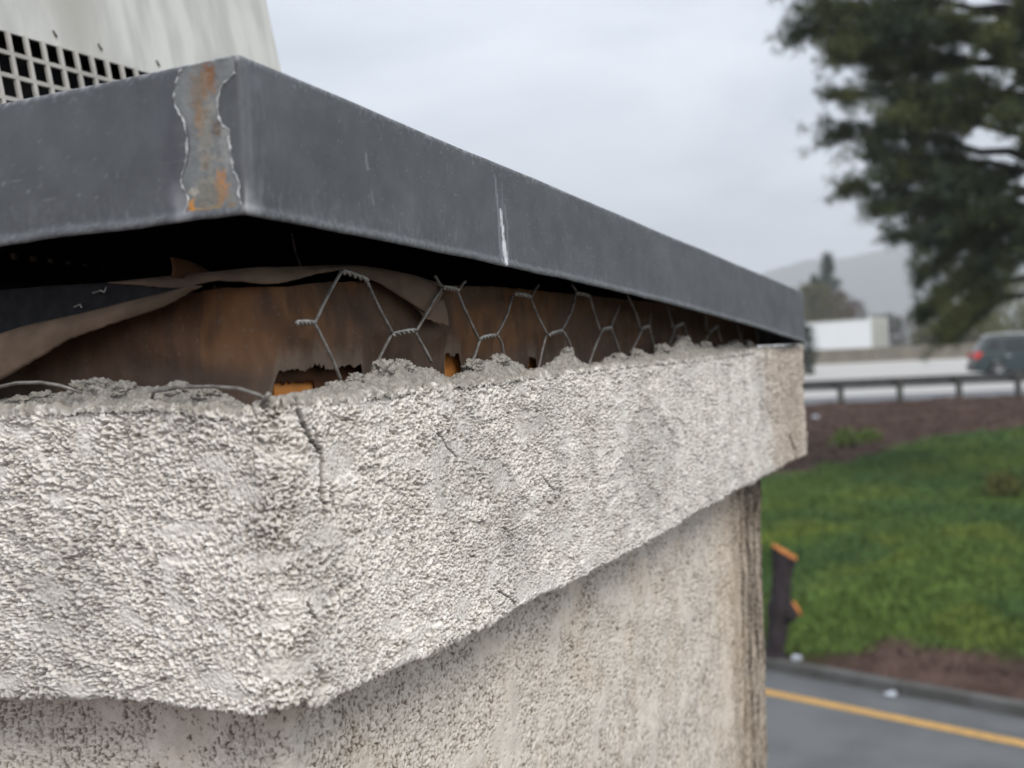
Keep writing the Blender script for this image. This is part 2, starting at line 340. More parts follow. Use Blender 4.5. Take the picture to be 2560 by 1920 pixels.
# ---- lower wall
def lower():
    P, Nn = ringpath(70, 50, 1043, 960, 10, .62, .0024, 14)
    zs = [-214.]; d = .62
    while zs[-1] > GZ+1:
        a = -214-zs[-1]; zs.append(zs[-1]-(d if a < 110 else d+.011*(a-110) if a < 420 else d+3.4+.05*(a-420)))
    zs[-1] = GZ; zs = np.array(zs); m = len(zs)
    G = np.zeros((len(P), m, 3)); G[..., 0] = P[:, 0:1]; G[..., 1] = P[:, 1:2]; G[..., 2] = zs[None]
    lean = np.clip((-234-zs)/354*18, 0, 22)
    G[..., 0] -= (sst(500, 1041, G[..., 0])*lean[None])
    n = np.zeros_like(G); n[..., :2] = Nn[:, None]
    p = G.astype(np.float32)
    pw = p + 1.4*np.stack([pn(p/4.), pn(p/4.+31), pn(p/4.+67)], -1)
    a1 = pn(pw/np.array([2.1, 2.1, 2.7])+300); a2 = pn(pw/1.3+320); lo = fbm(p/55.+7, 2)
    smooth = sst(.12, .5, fbm(p/np.array([42, 42, 50.])+140, 2))
    th = .17+.34*smooth
    pit = sst(th, th+.16, a1)
    worm = sst(.5, .7, pn(pw/np.array([2.2, 2.2, 6.5])+500)+.35*pn(p/50.+3))
    pit = np.maximum(pit, worm)
    h = (1-.6*smooth)*(.7*a2+.6*pn(pw/2.5+350)) - 1.3*pit + 2.2*lo
    D = G + n*h[..., None]; D[-1] = D[0]
    c = np.broadcast_to(np.array([.84, .775, .69]), p.shape).copy()
    warm = fbm(p/60.+260, 3); c = c*(1-.08*sst(.1, .5, warm)[..., None]*np.array([.5, .9, 1.3]))
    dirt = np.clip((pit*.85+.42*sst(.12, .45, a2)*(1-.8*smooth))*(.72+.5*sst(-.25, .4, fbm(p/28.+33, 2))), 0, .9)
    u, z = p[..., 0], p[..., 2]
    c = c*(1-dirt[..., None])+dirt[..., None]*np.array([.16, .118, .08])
    # run-off streaks beside the far corner
    dn = -(z+225); wv = 7*pn(np.stack([u/60, p[..., 1]/60, z/45], -1))+2.5*pn(np.stack([u/9, 0*u, z/16], -1)); cu = 972-.062*dn
    br = fbm(np.stack([u/9., p[..., 1]/9., z/38.], -1)+20, 3); fine = pn(p/np.array([3, 3, 4.5])+9)
    st = np.zeros_like(u)
    for off, wd, a_ in ((-60, 16, .45), (-30, 15, .75), (0, 22, 1.), (28, 16, 1.), (55, 18, .9)):
        st = np.maximum(st, a_*np.exp(-((u+wv-cu-off)/wd)**2)*(.55+.45*sst(-.35, .35, br)))
    st = np.maximum(st, .9*sst(930, 975, u+wv)*(1-sst(10, 90, dn+25*br)))
    st = np.clip(st*(1-sst(60, 330, dn)*.25)*(.7+.7*sst(-.3, .3, fine)), 0, .97)*(Nn[:, 1] < -.3)[:, None]
    c = c*(1-st[..., None])+st[..., None]*np.array([.075, .058, .045])
    be = .5*sst(760, 930, u+20*pn(p/30.)); c = c*(1-be[..., None]*np.array([.12, .25, .4]))
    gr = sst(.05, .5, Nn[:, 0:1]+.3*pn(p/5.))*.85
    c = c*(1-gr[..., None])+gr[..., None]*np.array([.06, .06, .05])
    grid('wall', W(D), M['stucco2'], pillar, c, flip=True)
lower()
# ---- broken mortar bed behind the band's top edge
ML = [(204,-73.9),(189,-72.4),(172,-72.3),(157,-72.),(151.5,-68.6),(141.4,-66.1),(129.7,-66.5),(117,-67.8),(110,-70.9),(98.5,-70.5),(86.8,-72.3),(76.7,-70.9),(65,-73.1),(55,-76.2),(50,-78.9),(43.4,-82.8),(32,-88.5),(25,-92.),(0,-94)]
MR = [(40,-95),(53.1,-86.0),(56.9,-81.5),(68.5,-76.7),(80.3,-74.6),(98.4,-73.2),(107.7,-74.7),(115.5,-70.6),(126.5,-70.8),(129,-68.2),(137,-64.5),(150,-61.9),(167,-63.4),(175,-66.3),(193,-65.8),(201,-68.5),(206,-72.3),(223,-73.3),(235,-69),(256,-64.1),(282,-61.6),(297,-62.2),(315.6,-66.8),(319.4,-72.7),(345,-73.1),(373,-62.9),(397.7,-56.1),(402.7,-57.6),(410,-65.3),(444,-69.1),(468,-68.4),(475.7,-62.2),(508,-62.3),(527,-63.8),(545.6,-57.6),(567.6,-59),(586,-62.7),(606,-55),(644,-53.4),(661,-44.9),(683,-44.6),(706,-52),(744,-50.2),(780,-54.6),(800,-52.9),(856.5,-49.5),(899,-54.4),(912,-49.2),(942,-57.6),(1035,-53),(1200,-54)]
def mortar():
    P, Nn = ringpath(42, 24, 1116, 980, 10, .7, .003)
    zt = end_z(P, ML, MR)-4.2
    zt = np.where((P[:, 0] < 60) & (P[:, 1] > 30), itp(P[:, 1], ML)-3.8, zt)
    zo = end_z(P, BT_L, BT_R)-1.5
    rows = [(-15, 0, -4), (-12, 0, -1.5), (-10, 0, 0), (-8, .12, 0), (-6, .3, 0), (-4.5, .5, 0), (-3, .68, 0), (-1.5, .84, 0), (0, .95, 0), (1.5, 1., 0), (3, .99, 0), (4.5, .9, 0), (6, .7, 0), (8, .4, 0), (10, .1, 0), (12, -.5, 0), (14, -1.3, 0)]
    G = np.zeros((len(P), len(rows), 3))
    hh = np.maximum(zt-zo, 1.2)
    for j, (off, a, dz) in enumerate(rows):
        G[:, j, 0] = P[:, 0]-Nn[:, 0]*off; G[:, j, 1] = P[:, 1]-Nn[:, 1]*off; G[:, j, 2] = zo+hh*a+dz*.8
    tt = np.linspace(0, len(rows)-1, 64); i0 = np.minimum(tt.astype(int), len(rows)-2); ff = (tt-i0)[None, :, None]
    G = G[:, i0]*(1-ff)+G[:, i0+1]*ff
    low = (zt < zo-.5)[:, None]; G[..., 2] = np.where(low, np.minimum(G[..., 2], (zt-2)[:, None]), G[..., 2])
    p = G.astype(np.float32)
    n = gnormal(G); n *= np.sign(n[..., 2].mean())
    h = 1.2*fbm(p/5., 3)+1.0*sst(-.2, .2, pn(p/1.7))+.7*sst(-.15, .15, pn(p/1.0+5))-1.2+1.6*pn(p/13.+4)-1.6*sst(.25, .45, pn(p/3.3+60))
    D = G+n*h[..., None]; D[-1] = D[0]
    grid('mortar_bed', W(D), M['mortar'], pillar, flip=True)
mortar()
def chunk(u, v, z, r, seed):
    n = 40; th = np.linspace(0, math.pi, n)[:, None]; ph = np.linspace(0, 2*math.pi, 2*n)[None]
    d = np.stack([np.sin(th)*np.cos(ph), np.sin(th)*np.sin(ph), np.cos(th)*np.ones_like(ph)], -1)
    k = 1+.45*fbm(d*1.6+seed*7.7, 4)+.13*pn(d*6+seed)+.09*pn(d*11+seed)
    G = np.array([u, v, z])+d*k[..., None]*np.array(r)
    G = np.array([u, v, z-1.5])+(G-np.array([u, v, z]))*np.array([.9, .9, .78])
    return W(G+d*(.9*sst(-.2, .2, pn(G/1.8))+.5*sst(-.15, .15, pn(G/1.1+5))-.9-1.2*sst(.25, .45, pn(G/3.3+60)))[..., None])
for i, (u, v, z, r) in enumerate([(99,28,-77.5,(8,5,4)), (118,27,-74,(7,5,5)), (142,25,-69,(10,6,7)), (164,26,-69,(9,6,6)), (250,27,-69,(12,6,6)), (286,26,-66,(11,6,6)), (399,27,-62,(8,5,7)),
                                  (612,26,-59,(14,7,7)), (675,26,-52,(13,7,8)), (856,26,-55,(22,7,7)), (545,26,-63,(12,6,6)), (500,26,-66,(12,6,5)), (912,26,-54,(14,7,6)), (742,26,-55,(20,7,6))]):
    grid('mortar_lump', chunk(u, v, z, r, i), M['mortar'], pillar)
for i, (u, v, z, r) in enumerate([(42,152,-72,(5,7,5)), (42,138,-71,(5,9,5)), (41,118,-74,(6,9,5)), (42,82,-75,(5,9,5)), (40,64,-78,(5,9,4)), (42,178,-76,(5,10,4)), (39,196,-78,(5,9,4))]):
    grid('mortar_lump', chunk(u, v, z, r, i+40), M['mortar'], pillar)
# ---- sheathing boards and an added black core blocking light in the hollow
mb = MB().box((86, 57.5, -900), (1030, 74, -42)); mk('sheathing_board', W(mb.v), mb.f, M['plywood'], pillar, False)
mb = MB().box((86, 75, -900), (98, 950, -42)); mk('sheathing_board', W(mb.v), mb.f, M['plywood'], pillar, False)
mb = MB().box((100, 76, -880), (1028, 948, -44)); mk('light_block_core', W(mb.v), mb.f, M['dark'], pillar, False)
# ---- building paper
def sheet(name, G, m, rag=0., th=.9):
    """thin paper from a (n,m,3) grid in units"""
    o = grid(name, W(G), m, pillar)
    s = o.modifiers.new('thickness', 'SOLIDIFY'); s.thickness = th*K; s.offset = 0
    return o
def paper_main():
    P, Nn = ringpath(60, 50, 1050, 400, 26, 1.2, .003)
    k = np.where((P[:, 1] > 399))[0]; keep = (P[:, 1] < 330) & (Nn[:, 0] < .5)
    P, Nn = P[keep], Nn[keep]
    u, v = P[:, 0], P[:, 1]; left = (v > 80)
    q = np.stack([u, v, 0*u], 1)
    zt = np.where(left, -26.5+0*u, itp(u, [(0,-27),(90,-25),(130,-20),(180,-18),(245,-17),(295,-14.7),(343,-13.3),(1100,-12)])) + .6*pn(q/9.)
    zb = np.full(len(u), -104.)
    def tear(a, b, top, ed):
        nonlocal zb
        t = sst(a-ed, a+ed, u)*(1-sst(b-ed, b+ed, u))*(~left)
        zb = zb*(1-t)+t*top
    tear(76, 158, -68.5, 4); tear(250, 277, -62.5, 4); tear(372, 393, -62.5, 4); tear(440, 452, -66, 3)
    zb = zb + 2.4*pn(q/2.1+5) + 1.6*pn(q/5.+9) + 5*pn(q/13.+2)
    T = np.linspace(0, 1, 74)[None]
    z = zt[:, None]*(1-T)+zb[:, None]*T
    G = np.zeros((len(u), 74, 3)); p = np.stack([np.broadcast_to(u[:, None], z.shape), np.broadcast_to(v[:, None], z.shape), z], -1)
    bul = 3.2*pn(p/np.array([60, 60, 28.])+3)+1.3*pn(p/np.array([20, 20, 14.])+8)+4.5*np.sin(math.pi*np.clip((zt[:, None]-z)/60, 0, 1))*np.exp(-((u-120)/90)**2)[:, None]
    bul = np.clip(bul, -6, 8)
    G[..., 0] = u[:, None]-(-Nn[:, 0:1])*0+Nn[:, 0:1]*bul; G[..., 1] = v[:, None]+Nn[:, 1:2]*bul; G[..., 2] = z
    f1 = fbm(p/np.array([75, 75, 60.])+3, 3); f2 = fbm(p/np.array([11, 11, 40.])+50, 3); f3 = pn(p/3.+7)
    c = np.broadcast_to(np.array([.118, .066, .040]), p.shape).copy()
    k = (sst(-.2, .35, f1)*np.where(left, .3, 1-.6*sst(260, 520, u))[:, None])[..., None]; c = c*(1-k)+k*np.array([.20, .094, .038])  # orange of the lit middle painted in, weaker left and far right
    k = (.5*sst(-.1, .5, f2))[..., None]; c = c*(1-k)+k*np.array([.075, .05, .036])
    ring = (.5*np.exp(-((f1-.12)/.035)**2)+.5*np.exp(-((f1+.15)/.03)**2))[..., None]; c = c*(1-.3*ring)+.3*ring*np.array([.035, .022, .016])
    fz_ = ((1-sst(3, 16, z-zb[:, None]+5*f3))*(zb > -95)[:, None])[..., None]; c = c*(1-.8*fz_)+.8*fz_*np.array([.19, .145, .11])
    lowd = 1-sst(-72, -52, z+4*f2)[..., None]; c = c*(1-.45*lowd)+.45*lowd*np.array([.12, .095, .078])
    sp = sst(.5, .62, pn(p/2.6+90))[..., None]; c = c*(1-.4*sp)+.4*sp*np.array([.22, .17, .13])
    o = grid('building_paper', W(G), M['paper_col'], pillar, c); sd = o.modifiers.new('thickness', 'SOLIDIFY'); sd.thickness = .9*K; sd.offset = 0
paper_main()
def torn_under():
    u = np.linspace(70, 170, 120); T = np.linspace(0, 1, 14)[None]
    zb = np.where(u < 118, -75.5, -100)+2.0*pn(np.stack([u/3., 0*u, 0*u], 1))
    z = -40*(1-T)+zb[:, None]*T
    sheet('building_paper', np.stack([np.broadcast_to(u[:, None], z.shape), 55.5+0*z+.5*pn(np.stack([u[:, None]/15+0*z, z/10, z*0], -1)), z], -1), M['paper'])
torn_under()
def loft(name, A, B, m, bulge=(0, 0, 0), n=60, r=12, rag=0.):
    def rs(L):
        L = np.array(L, float); s = np.r_[0, np.cumsum(np.linalg.norm(np.diff(L, axis=0), axis=1))]; t = np.linspace(0, s[-1], n)
        o = np.stack([np.interp(t, s, L[:, i]) for i in range(3)], 1)
        for _ in range(3): o[1:-1] = (o[:-2]+2*o[1:-1]+o[2:])/4
        return o
    a, b = rs(A), rs(B); T = np.linspace(0, 1, r)[None, :, None]
    if rag: b = b + rag*np.stack([0*b[:, 0], 0*b[:, 0], pn(b/2.3)], 1)
    G = a[:, None]*(1-T)+b[:, None]*T + np.array(bulge)*np.sin(math.pi*T)
    G = G + .5*np.stack([pn(G/14.), pn(G/14.+9), 0*G[..., 0]], -1)
    return sheet(name, G, m, th=.7)
# left ribbon of turned-over paper
loft('building_paper', [(40,260,-48),(40,208,-41.8),(40,186,-38),(40,146.5,-34.5),(41,109,-29.7),(43,75.5,-25.6)],
     [(34,256,-78),(35,205,-68.2),(35,195,-64.2),(35,176,-57.4),(36,152,-48),(37,117,-40.6),(39,89.4,-35.2),(43,65,-25.4)], M['paper_tan'], (-3, 0, 0), rag=.8)
# black felt behind it
loft('felt_strip', [(50,262,-15.5),(50,218,-16.3),(50,180.6,-16.8),(50,136,-18.4),(49,84.7,-24.8)], [(47,262,-60),(47,208,-52),(47,146,-42),(47,109,-36),(48,76,-28)], M['felt'], (1, 0, 0))
# folded flap over the corner
loft('building_paper', [(50,136,-18.4),(50,91,-18.2),(50,57,-18.4),(62,47,-16.6),(84,45,-15.2),(133,45,-11.1),(153,44,-10.3),(173,43,-10.7),(209,42,-13),(243,41,-17.5)],
     [(49,132,-19),(45,80,-25.8),(45,60,-23.2),(48,45,-24.6),(66,41,-25.6),(82,40,-22.9),(106,40,-17.4),(134,41,-13.6),(166,41,-20),(218,39,-37.2)], M['paper_tan'], (-1.5, -2, 0), n=90, rag=.5)
loft('building_paper', [(206,43,-31),(222,42,-32),(240,42,-26)], [(214,41,-39),(228,40,-42),(243,40,-43)], M['paper_tan'], (0, -.8, 0), n=24, rag=1.5)
# small torn piece in the gap, dark cup of paper under the fold
loft('building_paper', [(40,82,-10),(55,84,-10.5),(70,86,-14)], [(38,80,-20),(55,82,-21),(72,84,-20)], M['paper'], (0, -1, 0), n=20, rag=1)
# staples in the felt
for a in ([(46,143,-23.5),(45,136,-22.6),(44.5,133,-23.8),(44.6,131.5,-21.2)], [(46,157,-30),(45,151,-29),(44.5,150,-31)]):
    mb = MB().tube(a, .55, 6); mk('staple', W(mb.v), mb.f, M['wire_twist'], pillar)
# ---- wire netting
net = empty('wire_netting', (0, 0, 0)); net.parent = pillar
NET = [[(93.6,-44.9),(120,-16.1)],[(145.3,-19.8),(156.4,-33.9),(166.9,-48.9)],[(168.1,-50.3),(141.8,-72.8)],[(93.6,-44.9),(103.7,-60.9),(115.4,-77.3)],[(194.1,-47.4),(215,-29),(229.5,-19.9)],
 [(218.3,-13.2),(229.6,-18.9)],[(249,-20.8),(259.6,-14.3)],[(248.9,-21.9),(272.6,-52)],[(195,-48.1),(202.6,-57),(209.5,-66.9)],[(276,-52.5),(253.1,-76)],[(298.1,-49.6),(315.9,-34.4),(327.1,-21.1)],
 [(299.9,-49.9),(307.8,-55.3),(311.4,-63.2)],[(356.3,-20.8),(372.3,-11.5)],[(356.3,-20.8),(381.2,-48)],[(381.8,-48.6),(360.6,-75)],[(409.9,-44.9),(430.3,-26.7),(436.8,-14.7)],[(411.4,-45.5),(421.8,-55.1),(427.3,-67)],
 [(438.6,-14.7),(434,-8)],[(466.1,-16.5),(488,-42.9)],[(491.5,-43.2),(459.4,-72)],[(512.3,-41.2),(530.4,-21.6)],[(513.2,-41.9),(528.5,-65)],[(553,-12),(581.5,-40.2)],[(583.4,-41.7),(558,-62)],[(605,-38.4),(613.9,-25)],
 [(606,-39.1),(624,-61)],[(661,-16),(672.2,-37.3)],[(672.2,-37.3),(681.9,-38)],[(681.9,-38),(659,-55)],[(706,-34),(718,-47)],[(778,-20),(788.9,-40.2)],[(795.9,-41.8),(774,-54)],[(826.6,-34.4),(836,-52)],
 [(905,-30),(916,-50)],[(925,-38),(910,-56)],[(985,-36),(995,-54)]]
TW = [[(78,-45.1),(93.6,-44.9)],[(120,-16.1),(145.3,-19.8)],[(168.1,-50.3),(194.1,-47.4)],[(229.5,-19.9),(249,-20.8)],[(276,-51.9),(298.1,-49.6)],[(330.4,-19.8),(356.3,-20.8)],[(384.7,-48.5),(409.9,-44.9)],
 [(438.6,-14.7),(466.2,-15.8)],[(491.5,-43.2),(512.3,-41.2)],[(583.4,-41.7),(605,-38.4)],[(681.9,-38),(706,-34)],[(795.9,-41.8),(826.6,-34.4)]]
for i, s in enumerate(NET):
    a = np.array(s); n = 10; t = np.linspace(0, 1, n); ss = np.r_[0, np.cumsum(np.linalg.norm(np.diff(a, axis=0), axis=1))]; ss /= ss[-1]
    x = np.interp(t, ss, a[:, 0]); z = np.interp(t, ss, a[:, 1]); x[1:-1] = (x[:-2]+2*x[1:-1]+x[2:])/4
    j = .5*np.sin(t*math.pi)*rng.normal(); y = 35+.9*np.sin(t*3+i)
    mb = MB().tube(np.stack([x+j, y, z+j*.4], 1), .98, 8); mk('wire_strand', W(mb.v), mb.f, M['wire'], net)
for i, ((a, b), (c, d)) in enumerate(TW):
    mb = MB(); n = 34
    for ph in (0, math.pi):
        t = np.linspace(0, 1, n); an = t*2*math.pi*2.5+ph; rr = .95*np.minimum(1, np.minimum(t, 1-t)*8+.15)
        mb.tube(np.stack([a+(c-a)*t, 35+rr*np.cos(an), b+(d-b)*t+rr*np.sin(an)+.35*np.sin(math.pi*t)], 1), .92, 7)
    mk('wire_twist', W(mb.v), mb.f, M['wire_twist'], net)
for pts, r in (([(26,202,-72.4),(26,193,-70.9),(26,180,-69.3),(26,162,-69.6),(28,150,-71.8),(33,140,-76)], .95), ([(33,92,-80),(30,87.6,-76.9),(29,71.5,-75.3),(29,50,-75.6),(29,33,-77.1),(29,20.7,-80.7),(29,16,-83.5)], .95), ([(28,14.2,-79.8),(28,17,-82.5),(30,21,-86.5)], 1.3), ([(160,98,14),(163,98,2),(167.4,98,-5)], .7)):
    mb = MB().tube(pts, r, 8); mk('loose_wire', W(mb.v), mb.f, M['wire'], net)

# ================================================================== METAL CAP
cap = empty('metal_cap', (OX, OY, OZ), RZ, 'dark grey sheet metal cap with a rust-stained sealed corner over the stucco pillar', 'cap')
def WC(a): return np.array(a, np.float32)*K
UM, VM = 1100., 1010.
zbf = lambda u: -.02405*u - 2.243e-5*u*u
ztf = lambda u: 69.7-.0522*u
def cap_sheet():
    r = 3.; P = []; Nn = []
    def arc(cx, cy, a0, k=7):
        for i in range(1, k):
            a = a0+math.pi/2*i/k; P.append((cx+r*math.cos(a), cy+r*math.sin(a))); Nn.append((math.cos(a), math.sin(a)))
    for v in reversed(steps(r, VM-r, .8, .012)): P.append((0, v)); Nn.append((-1, 0))
    arc(r, r, math.pi)
    for u in steps(r, UM-r, .55, .0045): P.append((u, 0)); Nn.append((0, -1))
    arc(UM-r, r, -math.pi/2)
    for v in steps(r, VM-r, 8, .05): P.append((UM, v)); Nn.append((1, 0))
    arc(UM-r, VM-r, 0)
    for u in reversed(steps(r, UM-r, 8, .05)): P.append((u, VM)); Nn.append((0, 1))
    arc(r, VM-r, math.pi/2)
    P, Nn = np.array(P), np.array(Nn); n = len(P)
    zb, zt = zbf(P[:, 0]), ztf(P[:, 0])
    q = np.stack([P[:, 0], P[:, 1], 0*zb], 1)
    zb = zb+.7*pn(q/45.)+.3*pn(q/11.)
    prof = [(3,'T',-1.6),(1.5,'T',-3),(1.5,'B',2),(1.2,'B',-.2),(.4,'B',-.9),(-.5,'B',-.7),(-.9,'B',.2),(-.9,'B',1.4),(-.75,'B',2.2),(-.4,'B',3.0),(-.1,'B',3.8)]+[(0,'M',k/70) for k in range(5, 67)]+[(0,'T',-3),(.25,'T',-1.4),(1.0,'T',-.45),(2.9,'T',0)]
    m = len(prof); G = np.zeros((n, m, 3))
    calm = 1-np.exp(-(P[:, 1]/40)**2)*(P[:, 0] < 5)
    for j, (off, k, val) in enumerate(prof):
        z = zt+val if k == 'T' else zb+val if k == 'B' else zb*(1-val)+zt*val
        pp = np.stack([P[:, 0], P[:, 1], z], 1)
        d = off-(calm*(1.3*pn(pp/np.array([120, 120, 60.]))+.35*pn(pp/np.array([34, 34, 24.])+5)) if abs(off) < 1.6 else 0)
        G[:, j] = np.stack([P[:, 0]-Nn[:, 0]*d, P[:, 1]-Nn[:, 1]*d, z], 1)
    u, v, z = G[..., 0], G[..., 1], G[..., 2]; p = G
    left = (Nn[:, 0] < -.7)[:, None]; right = (Nn[:, 1] < -.7)[:, None]
    c = np.broadcast_to(np.array([.106, .112, .121]), G.shape).copy()
    c = c*(1+.16*fbm(p/50.+3, 3)+.06*pn(p/5.+8)+.05*pn(p/1.6))[..., None]
    def mixc(k, col):
        nonlocal c
        k = np.clip(k, 0, 1)[..., None]; c = c*(1-k)+k*np.array(col)
    hb = z-zb[:, None]; ht = zt[:, None]-z
    n1 = fbm(p/9.+20, 4); n2 = pn(p/2.2+31)+.5*pn(p/1.1+4); n3 = pn(p/np.array([3., 3., 9.])+12)
    mixc(.45*(1-sst(.5, 6.5, hb+4*n1))*sst(-.4, .5, n2+.6*n1), (.27, .28, .29))        # chalky hem
    mixc(.3*(1-sst(4, 26, hb+12*n1))*sst(-.1, .6, n3+.4*n2), (.22, .23, .24))
    mixc(.9*(1-sst(.4, 2.2, ht+1.5*n1))*np.where(left, 1., .55)*sst(-.35, .3, n2), (.46, .475, .49))        # worn top fold, sky glint painted into its colour
    mixc(.5*(1-sst(.5, 9, ht+4*n1))*sst(.2, .6, n2), (.30, .31, .33))
    sc = pn(np.stack([u/26+z*.05, v/26+z*.05, z/.8], -1)+60); mixc(.35*sst(.52, .66, sc)*sst(0, .4, pn(p/45.+2)), (.27, .28, .29))    # horizontal scuffs
    sc = pn(np.stack([u/1.1+z*.12, v/1.1, z/22], -1)+80); mixc(.30*sst(.46, .66, sc)*sst(-.1, .4, pn(p/50.+9)), (.23, .24, .25))   # vertical rubs
    sc = pn(np.stack([(u+z*.9)/.8, (v+z)/.8, (z-u)/40], -1)+33); mixc(.4*right[..., None][..., 0]*sst(.58, .7, sc)*sst(.1, .4, pn(p/40.+77)), (.3, .31, .32))
    mixc(.5*sst(.60, .72, pn(p/1.9+140)), (.28, .29, .30))                                      # specks
    nl = np.hypot(0*u+np.abs(u), 0)                                                            # purple grey flux beside the sealed corner
    mixc(np.where(left, .55*np.exp(-((v-41+5*n1)/6)**2), 0), (.085, .085, .105))
    mixc(np.where(left, .45*np.exp(-((v-37+4*n1)/5)**2)*(1-sst(8, 22, hb)), 0), (.42, .43, .45))
    mixc(np.where(right, .35*np.exp(-((u-4+2*n1)/3)**2)+.25*np.exp(-((u-11+4*n1)/5)**2)*sst(-.2, .4, n3), 0), (.24, .255, .275))
    mixc(np.where(right, .6*(1-sst(2, 14, u+5*n1))*(1-sst(6, 16, hb)), 0), (.40, .41, .42))
    # white paint smears
    def smear(pts, wd, col, a_):
        d = polydist(u+.9*pn(np.stack([u*0+3, v*0, z/3.5], -1)), z, pts); ww = np.interp(z, *zip(*wd)); rg = 1.1*pn(np.stack([u/1.1, v, z/7.], -1)+5)
        mixc(np.where(right, a_*(1-sst(ww*.55, ww, d+rg*ww*.45)), 0), col)
    smear([(239.3,48),(241,34),(242,20),(242.6,6),(244,-7.5)], [(-9,1.6),(5,2.2),(25,1.7),(50,.9)], (.27, .285, .31), .8)
    smear([(251.5,30),(253,15),(252.5,-5)], [(-9,1.3),(10,1.5),(30,.9)], (.25, .265, .29), .75)
    smear([(248,44),(248.5,30),(247,22)], [(20,1.0),(45,.6)], (.22, .235, .26), .6)
    smear([(245.2,27),(246.4,18),(248,6),(248.8,-6)], [(-8,2.9),(6,2.6),(16,1.8),(28,1.0)], (.85, .86, .88), .97)
    smear([(96.5,40),(97.4,33)], [(30,1.6),(40,1.0)], (.25, .26, .28), .7)
    smear([(100,22),(101,16)], [(15,2.2),(22,1.4)], (.2, .21, .22), .5)
    f = [tuple(int(i) for i in q_) for q_ in gridf(n, m, True)]
    f.append(tuple(i*m+m-1 for i in range(n))); f.append(tuple(i*m for i in range(n))[::-1])
    mk('cap_sheet', WC(G.reshape(-1, 3)), f, M['cap'], cap, True, c.reshape(-1, 3))
cap_sheet()
mb = MB().box((70, 70, 8), (1040, 940, 10)); 
mk('dark_liner', WC([(x, y, z+ztf(x)-24) for x, y, z in mb.v]), mb.f, M['felt'], cap, False)  # added black sheet that darkens the hollow under the cap
BL = [(30.6,70),(35.2,64.7),(37.9,57.7),(37.8,52.3),(35.4,47.9),(32.9,44.9),(31.6,38),(31.5,31.3),(33.2,24.8),(36.3,18.4),(35.2,14.3),(32,9.2),(33.6,4.7),(36,1.6)]
BR = [(2.6,61.2),(6.2,58.9),(10.6,56.3),(13.1,50.1),(12.7,42.1),(10.8,39.2),(6.7,36.7),(7.7,32.9),(6.5,24.9),(6.1,18.9),(3.9,15.2),(2.4,12.9),(3.8,8.7),(2.2,3.2)]
def patch():
    n, m = 150, 90; z = np.linspace(1.2, 68.2, n); vl = itp(z, [(b, a) for a, b in BL]); vr = itp(z, [(b, a) for a, b in BR]); vr = np.where(z > 61, 2.6, vr)
    T = np.linspace(0, 1, m)[None]; v = vr[:, None]*(1-T)+vl[:, None]*T; zz = np.broadcast_to(z[:, None], v.shape)
    p = np.stack([0*v, v, zz], -1)
    h = .75+.35*fbm(p/9., 3)+.12*pn(p/1.5)
    edge = np.minimum(np.minimum(T*7, (1-T)*7), 1); uu = -.02-h*edge*.42
    c = np.broadcast_to(np.array([.20, .21, .212]), p.shape).copy()
    c = c*(1+.25*fbm(p/12.+4, 2))[..., None]
    nn = fbm(p/4.5+30, 3)
    for (cv, cz, rv, rz, colr, a) in ((17.8,61,5.2,9,(.27,.11,.035),.95),(23.3,45,2.6,10,(.28,.13,.045),.9),(14.6,38,4.5,5,(.13,.075,.045),.8),(21,25,2.4,8,(.17,.10,.06),.75),(12.6,12.5,4.2,9,(.52,.22,.05),.95),(30.2,5,2.3,5.5,(.62,.27,.05),.95),(18,2,13,3,(.42,.23,.07),.8),(19,10,12,9,(.27,.24,.18),.6),(20,40,6,28,(.33,.31,.26),.6),(24,55,6,14,(.25,.16,.09),.5),(9,30,4,14,(.36,.36,.34),.5),(28.5,12,3,2.4,(.5,.47,.4),.8)):
        d = np.hypot((v-cv)/rv, (zz-cz)/rz)+.6*nn+.35*pn(p/1.7+60); k = (a*(1-sst(.45, 1.1, d)))[..., None]
        c = c*(1-k)+k*np.array(colr)
    G = np.stack([uu, v, zz], -1)
    mk('corner_patch', WC(G.reshape(-1, 3)), gridf(n, m), M['patch'], cap, True, c.reshape(-1, 3))
patch()
for L, r0 in ((BL, .45), (BR, .5)):
    a = np.array(L); n = 110; s = np.r_[0, np.cumsum(np.linalg.norm(np.diff(a, axis=0), axis=1))]; t = np.linspace(0, s[-1], n)
    v = np.interp(t, s, a[:, 0]); z = np.interp(t, s, a[:, 1])
    for _ in range(4): v[1:-1] = (v[:-2]+2*v[1:-1]+v[2:])/4; z[1:-1] = (z[:-2]+2*z[1:-1]+z[2:])/4
    q = np.stack([v, z, 0*z], 1); v = v+.5*pn(q/2.2); r = r0*(1+1.8*pn(q/3.4+8)+.7*pn(q/1.1)); r = np.clip(r-.08, .03, 1.2)
    mb = MB().tube(np.stack([-.18+0*v, v, np.minimum(z, 68.6)], 1), list(r), 8); mk('sealant_bead', WC(mb.v), mb.f, M['bead'], cap)
